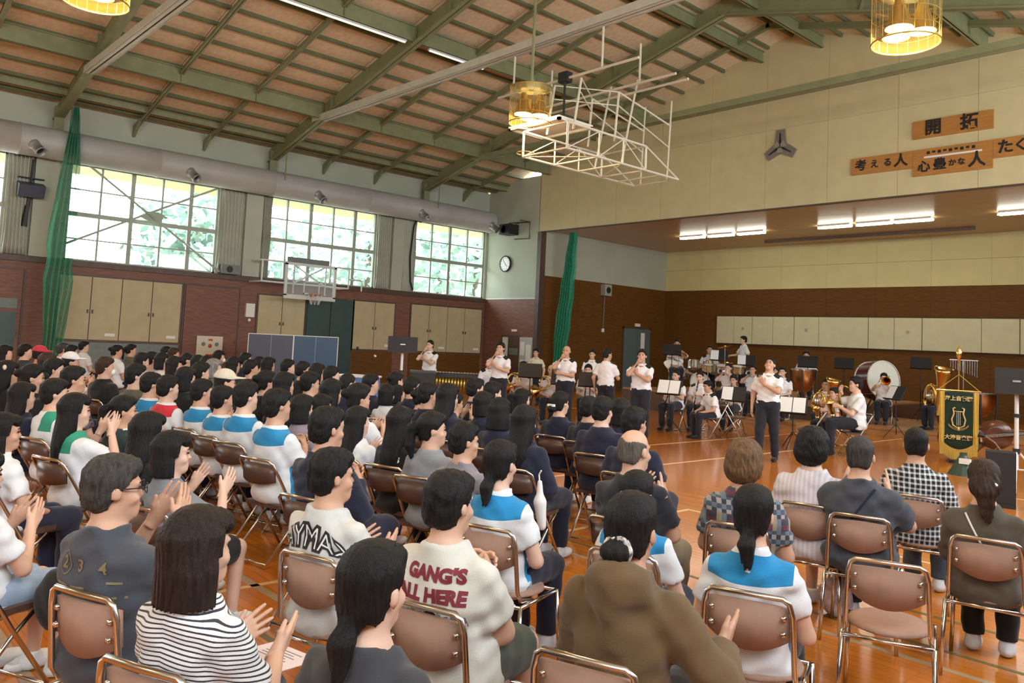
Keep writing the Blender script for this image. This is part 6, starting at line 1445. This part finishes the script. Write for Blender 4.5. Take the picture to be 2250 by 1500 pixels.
# ------------------------------------------------------------------ percussion
def drum(m_shell, r, L, M, t, nm='drum', head=M_HEAD):
    o = MB().lathe([(r, 0), (r, L)], 28, M).build(nm+'_shell', m_shell, t, True)
    MB().lathe([(0, L+.004), (r*.97, L+.004), (r*.985, L)], 28, M).build('head', head, o); MB().lathe([(0, -.004), (r*.97, -.004)], 28, M).build('head', head, o)
    for z in (0, L): MB().lathe([(r*.985, z-.018), (r*1.03, z-.018), (r*1.03, z+.018), (r*.985, z+.018)], 28, M).build('hoop', M_HEAD if nm == 'bass' else M_CHROME, o)
    lu = MB()
    for k in range(8): a = k*PI/4; lu.tube([M @ Vector((r*1.03*math.cos(a), r*1.03*math.sin(a), 0)), M @ Vector((r*1.03*math.cos(a), r*1.03*math.sin(a), L))], .008, 5)
    lu.build('tension_rods', M_CHROME, o)['kind'] = 'stuff'
    return o
t = thing('bass_drum', 'large concert bass drum, maroon shell, on a stand', 'drum', (-8.85, 20.6, .2), 0)
bd = Vector((.9, -.45, .1)).normalized(); drum(M_MAROON, .47, .48, T(-.22, .1, .97) @ align(bd), t, 'bass')
MB().tube([(-.5, .3, .01), (-.1, .0, .62), (.35, -.3, .01)], .02, 6).tube([(-.3, -.2, .01), (.0, .1, .6), (.4, .3, .01)], .02, 6).tube([(-.1, .0, .5), (.05, .1, .5)], .03, 6).build('stand', M_DARK, t)
t = thing('drum_kit', 'drum kit with cymbals on the high riser', 'drum kit', (-13.25, 19.3, .57), -2.5)
drum(mat('red_drum_shell', (.25, .015, .02), .3), .27, .4, T(0, .1, .28) @ align((0, 1, 0)), t, 'kick')
for x, y, z, r in ((-.22, .2, .66, .14), (.18, .22, .66, .15), (.5, -.1, .38, .19), (-.45, -.1, .55, .17)): drum(M_SILV, r, .2, T(x, y, z) @ align((0, -.3, 1)), t, 'tom')
for x, y, z, r, d in ((-.65, .3, 1.30, .22, (.25, -.1, 1)), (.6, .35, 1.05, .24, (-.2, -.3, 1)), (-.75, -.1, .85, .17, (0, 0, 1)), (.75, 0, .9, .23, (-.25, 0, 1))):
    c = MB().lathe([(0, .03), (.03, .028), (.05, .012), (r, 0), (r, -.003)], 24, T(x, y, z) @ align(d)).build('cymbal', M_BRASS, t, True)
    s = MB().tube([(x, y, z), (x*1.02, y, .3)], .012, 6)
    for k in range(3): a = k*2*PI/3; s.tube([(x*1.02, y, .32), (x*1.02+.2*math.cos(a), y+.2*math.sin(a), .01)], .01, 5)
    s.build('cymbal_stand', M_CHROME, c)
t = thing('snare_table', 'trio of small drums on chrome stands before the standing boy', 'drum', (-12.2, 19.0, .57), -2.5)
for x, r in ((-.3, .15), (.1, .18), (.48, .13)):
    drum(mat('brass_drum_shell', (.55, .43, .2), .3, .8), r, .16, T(x, 0, .62) @ align((0, .2, 1)), t, 'tom'); s = MB().tube([(x, 0, .62), (x, 0, .2)], .014, 6)
    for k in range(3): a = k*2*PI/3+x; s.tube([(x, 0, .25), (x+.17*math.cos(a), .17*math.sin(a), .01)], .01, 5)
    s.build('stand_leg', M_CHROME, t)
def timpano(label, x, y, z, r):
    t = thing('timpani_drum', label, 'timpani', (x, y, z), 0, 'copper kettledrums')
    MB().lathe([(.05, .22), (r*.45, .27), (r*.8, .42), (r*.97, .6), (r, .8)], 26).build('bowl', M_COPPER, t, True); MB().lathe([(0, .802), (r, .802)], 26).build('head', M_HEAD, t); MB().lathe([(r, .78), (r*1.05, .78), (r*1.05, .82), (r, .82)], 26).build('hoop', M_CHROME, t)
    for k in range(4): a = k*PI/2+.4; MB().tube([(r*1.06*math.cos(a), r*1.06*math.sin(a), .8), (r*1.02*math.cos(a), r*1.02*math.sin(a), .3), (r*.9*math.cos(a), r*.9*math.sin(a), .01)], .02, 6).build('strut', M_DARK, t)
timpano('copper kettledrum beside the black speaker at right', -6.9, 22.0-.2, .2, .36); timpano('copper kettledrum behind the banner', -7.75, 21.6, .2, .33); timpano('brass coloured kettledrum behind the foremost singer', -10.15, 19.3, .57, .30)
t = thing('wind_chimes', 'row of hanging silver chimes on a thin stand', 'chimes', (-6.95, 20.9, .2), -2.8)
MB().tube([(0, 0, .3), (0, 0, 1.6)], .014, 6).tube([(-.3, 0, 1.6), (.3, 0, 1.6)], .018, 6).build('stand', M_CHROME, t)
for k in range(3): a = k*2*PI/3; MB().tube([(0, 0, .35), (.25*math.cos(a), .25*math.sin(a), .01)], .012, 6).build('leg', M_CHROME, t)
for k in range(12): MB().tube([(-.28+.05*k, 0, 1.58), (-.28+.05*k, 0, 1.2+.02*k)], .008, 5).build('chime', M_SILV, t)
t = thing('marimba', 'marimba with a row of gold resonator tubes by the left wall', 'marimba', (-15.9, 12.5, 0), -2.24)
mt = MB().box(-1.0, 1.0, -.3, -.27, .78, .86).box(-1.0, 1.0, .27, .3, .78, .86).box(-1.0, -.94, -.3, .3, .05, .86).box(.94, 1.0, -.3, .3, .05, .86); mt.build('frame', M_EBON, t)
for k in range(24): MB().box(-.9+.076*k, -.84+.076*k, -.26+.002*k, .26-.002*k, .87, .89).build('bar', mat('rosewood_bar', (.20, .07, .045), .3), t)
for k in range(24): MB().tube([(-.87+.076*k, .18, .84), (-.87+.076*k, .18, .28+.012*k)], .028, 10).build('resonator', mat('gold_resonator', (.62, .44, .10), .3, .9), t, True)
MB().box(-.95, .95, -.32, .32, .90, .91).build('cover_edge', M_SILV, t) if False else None
t = thing('xylophone_case', 'low black equipment case beside the marimba', 'case', (-14.9, 10.9, 0), -2.2); MB().box(-.28, .28, -.25, .25, .0, .95).build('case', M_DARK, t); MB().box(-.29, .29, -.26, .26, .93, .97).build('lid', mat('dark_grey_case', (.05, .05, .055), .5), t)

# ------------------------------------------------------------------ banner on its pole
t = thing('band_banner', 'dark green banner with gold fringe, gold characters and a lyre', 'banner', (-5.15, 15.26, 0), -2.82+PI)
M_GRN = cloth('dark_green_velvet', (.012, .028, .018)); M_GOLD = cloth('gold_fringe', (.52, .34, .06)); M_GOLDT = mat('gold_thread', (.60, .45, .18), .45, .3)
ws, zt, zb = .22, 1.22, .30
def wavy(x0, x1, z0f, z1f, y, n=24, k=8):
    vs = []; fs = []
    for j in range(k+1):
        for i in range(n+1):
            u = i/n; x = x0+(x1-x0)*u; z = z0f(u)+(z1f(u)-z0f(u))*j/k; vs.append((x, y + .008*math.sin(9*u+2*j/k), z))
    return MB().add(vs, [(j*(n+1)+i, j*(n+1)+i+1, (j+1)*(n+1)+i+1, (j+1)*(n+1)+i) for j in range(k) for i in range(n)])
low = lambda u: zb - .10*(1-(2*u-1)**2)
o = wavy(-ws, ws, low, lambda u: zt, 0).build('cloth', M_GRN, t, True); o.modifiers.new('s', 'SOLIDIFY').thickness = .006
fr = MB()
for i in range(46):
    u = i/45; x = -ws-.06+(2*ws+.12)*u; z = low(min(1, max(0, (x+ws)/(2*ws))))
    fr.tube([(x, -.004, z+.03), (x+.004*math.sin(i*3), -.004, z-.17)], .0075, 5)
fr.build('bottom_fringe', M_GOLD, t)['kind'] = 'stuff'
for s in (-1, 1):
    o = wavy(s*ws if s > 0 else -ws-.075, ws+.075 if s > 0 else -ws, lambda u: zb-.05, lambda u: zt, -.003, 8, 8).build('side_fringe', M_GOLD, t, True); o.modifiers.new('s', 'SOLIDIFY').thickness = .01
MB().tube([(-.34, 0, zt+.02), (.34, 0, zt+.02)], .012, 8).build('crossbar', M_BRASS, t)
MB().tube([(0, .03, .0), (0, .03, 1.72)], .014, 8).build('pole', M_BRASS, t); MB().tube([(-.32, 0, zt+.02), (0, .01, 1.52), (.32, 0, zt+.02)], .006, 5).build('cord', M_GOLD, t)
m = MB(); m.lathe([(0, 1.72), (.025, 1.73), (.018, 1.78), (.045, 1.84), (.05, 1.90), (.03, 1.96), (.0, 2.02)], 12); m.build('finial', M_BRASS, t, True)
MB().lathe([(0, .06), (.17, .05), (.19, 0)], 20).build('base', M_EBON, t)
def lay(body, size, z, bold=.01):
    me = text_mesh(body, size, .003, bold=bold); me.transform(T(0, -.018, z) @ Matrix.Rotation(PI/2, 4, 'X')); return obj('lettering', me, M_GOLDT, t)
lay('海上自衛隊', .085, 1.10, .003); lay('大湊音楽隊', .085, .43, .003)
ly = MB()
for s in (-1, 1): ly.tube([(s*.02, -.016, .60), (s*.085, -.016, .64), (s*.105, -.016, .74), (s*.07, -.016, .84), (s*.085, -.016, .93), (s*.05, -.016, .945)], .013, 8)
ly.tube([(-.07, -.016, .88), (.07, -.016, .88)], .009, 8).tube([(0, -.016, .55), (0, -.016, .62)], .02, 8).build('lyre', M_GOLDT, t, True)
sx = MB()
for x in (-.025, 0, .025): sx.box(x-.006, x+.006, -.02, -.012, .64, .88)
sx.build('lyre_strings', M_SILV, t)
for k in range(5): a = -.6+.3*k; MB().tube(arcpts((0, -.013, .75+.02*k), .19-.0*k, PI*1.2, PI*1.8, (1, 0, 0), (0, 0, 1)), .004, 5).build('ornament', M_GOLDT, t) if k < 2 else None

# ------------------------------------------------------------------ double bass resting on its side
g = Grid((-.75, -.16, -.40), (.65, .16, .40), .018)
g.ell((-.32, 0, 0), (.40, .11, .34), 0); g.ell((.24, 0, 0), (.28, .10, .27), .06)
for s in (-1, 1): g.ell((.02, 0, s*.36), (.13, .3, .13), .03, 's')
g.keep(lambda x, y, z: np.abs(y)-.085+0*x+0*z)
V, Q = g.nets()
t = thing('double_bass', 'dark brown double bass lying on its side behind the banner', 'double bass', (-5.2, 16.55, .40), .35); t.rotation_euler = (0, -.18, .35)
M_BW = mat('dark_varnished_spruce', (.10, .032, .014), .25, var=.25, scale=3, stretch=(1, 8, 8)); obj('body', np_mesh('body', V, Q), M_BW, t)
MB().box(.30, 1.15, -.12, -.085, -.035, .035).build('neck', M_EBON, t); MB().tube([(1.12, -.1, 0), (1.25, -.08, .02), (1.32, -.05, .05), (1.30, -.03, .08)], [.03, .04, .035, .02], 8).build('scroll', M_BW, t, True)
MB().box(-.03, 0, -.17, -.085, -.09, .09).build('bridge', mat('maple_bridge', (.5, .33, .16), .5), t); MB().prism([(-.5, -.045), (-.15, -.025), (-.15, .025), (-.5, .045)], .03, T(0, -.1, 0) @ Matrix.Rotation(PI/2, 4, 'X')).build('tailpiece', M_EBON, t)
for z in (-.024, -.008, .008, .024): MB().tube([(-.2, -.135, z), (0, -.175, z), (1.1, -.125, z*.6)], .003, 4).build('string', M_SILV, t)
for s in (-1, 1): MB().tube([(-.2, -.09, s*.13), (-.08, -.09, s*.11), (.05, -.09, s*.15)], .01, 5).build('sound_hole', M_DARK, t)
t = thing('instrument_stand', 'small folding stand with a lamp head right of the double bass', 'stand', (-4.55, 15.3, 0), -2.8)
MB().tube([(-.25, 0, .01), (.05, 0, .42), (.2, 0, .52)], .012, 6).tube([(.2, .12, .01), (.0, 0, .35)], .012, 6).tube([(.2, -.12, .01), (.0, 0, .35)], .012, 6).build('frame', M_CHROME, t); MB().lathe([(.02, 0), (.05, .1), (.045, .11), (0, .11)], 10, T(.18, 0, .5) @ align((1, 0, .3))).build('lamp_head', M_DARK, t, True)
t = thing('floor_pedestal', 'dark green metal foot on the floor below the banner', 'pedestal', (-4.55, 13.7, 0)); MB().lathe([(.22, 0), (.2, .04), (.05, .3), (.05, .34), (0, .34)], 14).build('foot', mat('dark_green_enamel', (.03, .06, .045), .4), t); MB().box(-.02, .14, -.13, -.08, .18, .26).build('label_card', M_SHEET, t)

# ------------------------------------------------------------------ loudspeakers on stands
M_SPK = mat('black_speaker_grille', (.014, .014, .017), .6, bump=.3, bscale=300); M_POLE = mat('white_stand_tube', (.66, .66, .64), .35)
def pa(label, x, y, rz, z, w, h, d, leg=True):
    t = thing('pa_speaker', label, 'speaker', (x, y, 0), rz, 'loudspeakers on white tripod stands')
    MB().prism([(-w/2, -d/2), (w/2, -d/2), (w*.36, d/2), (-w*.36, d/2)], h, T(0, 0, z-h/2)).build('cabinet', M_SPK, t); MB().box(-.05, .05, -d/2-.006, -d/2, z-.01, z+.015).build('badge', M_SILV, t)
    MB().tube([(0, 0, .28), (0, 0, z-h/2)], .028, 10).build('pole', M_POLE, t); MB().lathe([(.028, .5), (.045, .5), (.045, .57), (.028, .57)], 10).lathe([(.028, 1.0), (.042, 1.0), (.042, 1.05), (.028, 1.05)], 10).build('collar', M_DARK, t)
    for k in range(3): a = k*2*PI/3+.5; MB().tube([(0, 0, .55), (.5*math.cos(a), .5*math.sin(a), .02)], .016, 6).build('leg', M_POLE, t); MB().tube([(0, 0, .28), (.26*math.cos(a), .26*math.sin(a), .28)], .011, 6).build('brace', M_POLE, t)
pa('black loudspeaker on a white tripod at the right edge', -3.59, 12.85, -2.87+PI, 1.50, .52, .36, .34); pa('black loudspeaker on a stand left of the singers', -13.31, 9.21, -2.18+PI, 1.56, .58, .31, .34)
t = thing('stage_monitor', 'black floor box by the speaker stand behind the brown jacket', 'speaker', (-3.3, 11.2, 0), .3); MB().box(-.16, .16, -.16, .16, .0, .66).build('cabinet', M_SPK, t); MB().box(-.14, .14, -.166, -.16, .06, .6).build('grille', M_DARK, t)
for k, (x, y, h) in enumerate(((-15.66, 9.62, 1.38), (-15.43, 9.95, 1.22))):
    t = thing('microphone_stand', ['taller', 'shorter'][k] + ' empty microphone stand left of the loudspeaker', 'microphone stand', (x, y, 0), 0, 'empty microphone stands'); MB().tube([(0, 0, .02), (0, 0, h)], .01, 6).build('pole', M_DARK, t); ell_mb((0, 0, h+.03), (.03, .03, .04)).build('microphone', M_SILV if k else M_DARK, t, True); MB().lathe([(0, .03), (.12, .02), (.13, 0)], 14).build('base', M_DARK, t)
# folded table-tennis tables
M_TT = mat('blue_table_tennis_top', (.022, .065, .14), .35, var=.06, scale=3); M_TT2 = mat('dark_violet_table_top', (.055, .058, .095), .35, var=.06, scale=3)
for lab, x, y, m in (('folded dark violet table-tennis table, left of the pair', -20.72, 10.0, M_TT2), ('folded blue table-tennis table, right of the pair', -20.08, 11.0, M_TT)):
    t = thing('table_tennis_table', lab, 'table tennis table', (x, y, 0), 1.0, 'folded table-tennis tables'); W_ = 1.22
    MB().box(-W_/2+.02, W_/2-.02, -.02, .02, .28, 1.60).build('top', m, t); MB().box(-W_/2, -W_/2+.02, -.022, .022, .26, 1.62).box(W_/2-.02, W_/2, -.022, .022, .26, 1.62).box(-W_/2, W_/2, -.022, .022, 1.60, 1.62).box(-W_/2, W_/2, -.022, .022, .26, .28).build('edge_line', M_PLATE, t); MB().box(-.008, .008, -.024, .024, .28, 1.6).build('centre_line', mat('faint_line', (.2, .24, .32), .5), t)
    for sx_ in (-1, 1): MB().tube([(sx_*.45, -.25, .04), (sx_*.45, .05, .3), (sx_*.45, .3, .04)], .018, 6).build('leg_frame', M_DARK, t)
t = thing('ball_cart', 'blue cart with a white handle behind the crowd', 'cart', (-12.6, 7.75, 0), .5); MB().box(-.35, .35, -.25, .25, .25, .95).build('bin', mat('blue_canvas', (.09, .17, .42), .7), t); MB().tube([(-.36, -.26, .97), (.36, -.26, .97), (.36, .26, .97), (-.36, .26, .97)], .018, 6, closed=True).build('rim', M_POLE, t)
for sx_ in (-1, 1):
    for sy in (-1, 1): MB().tube([(sx_*.33, sy*.23, .25), (sx_*.33, sy*.23, .02)], .02, 6).build('leg', M_POLE, t)
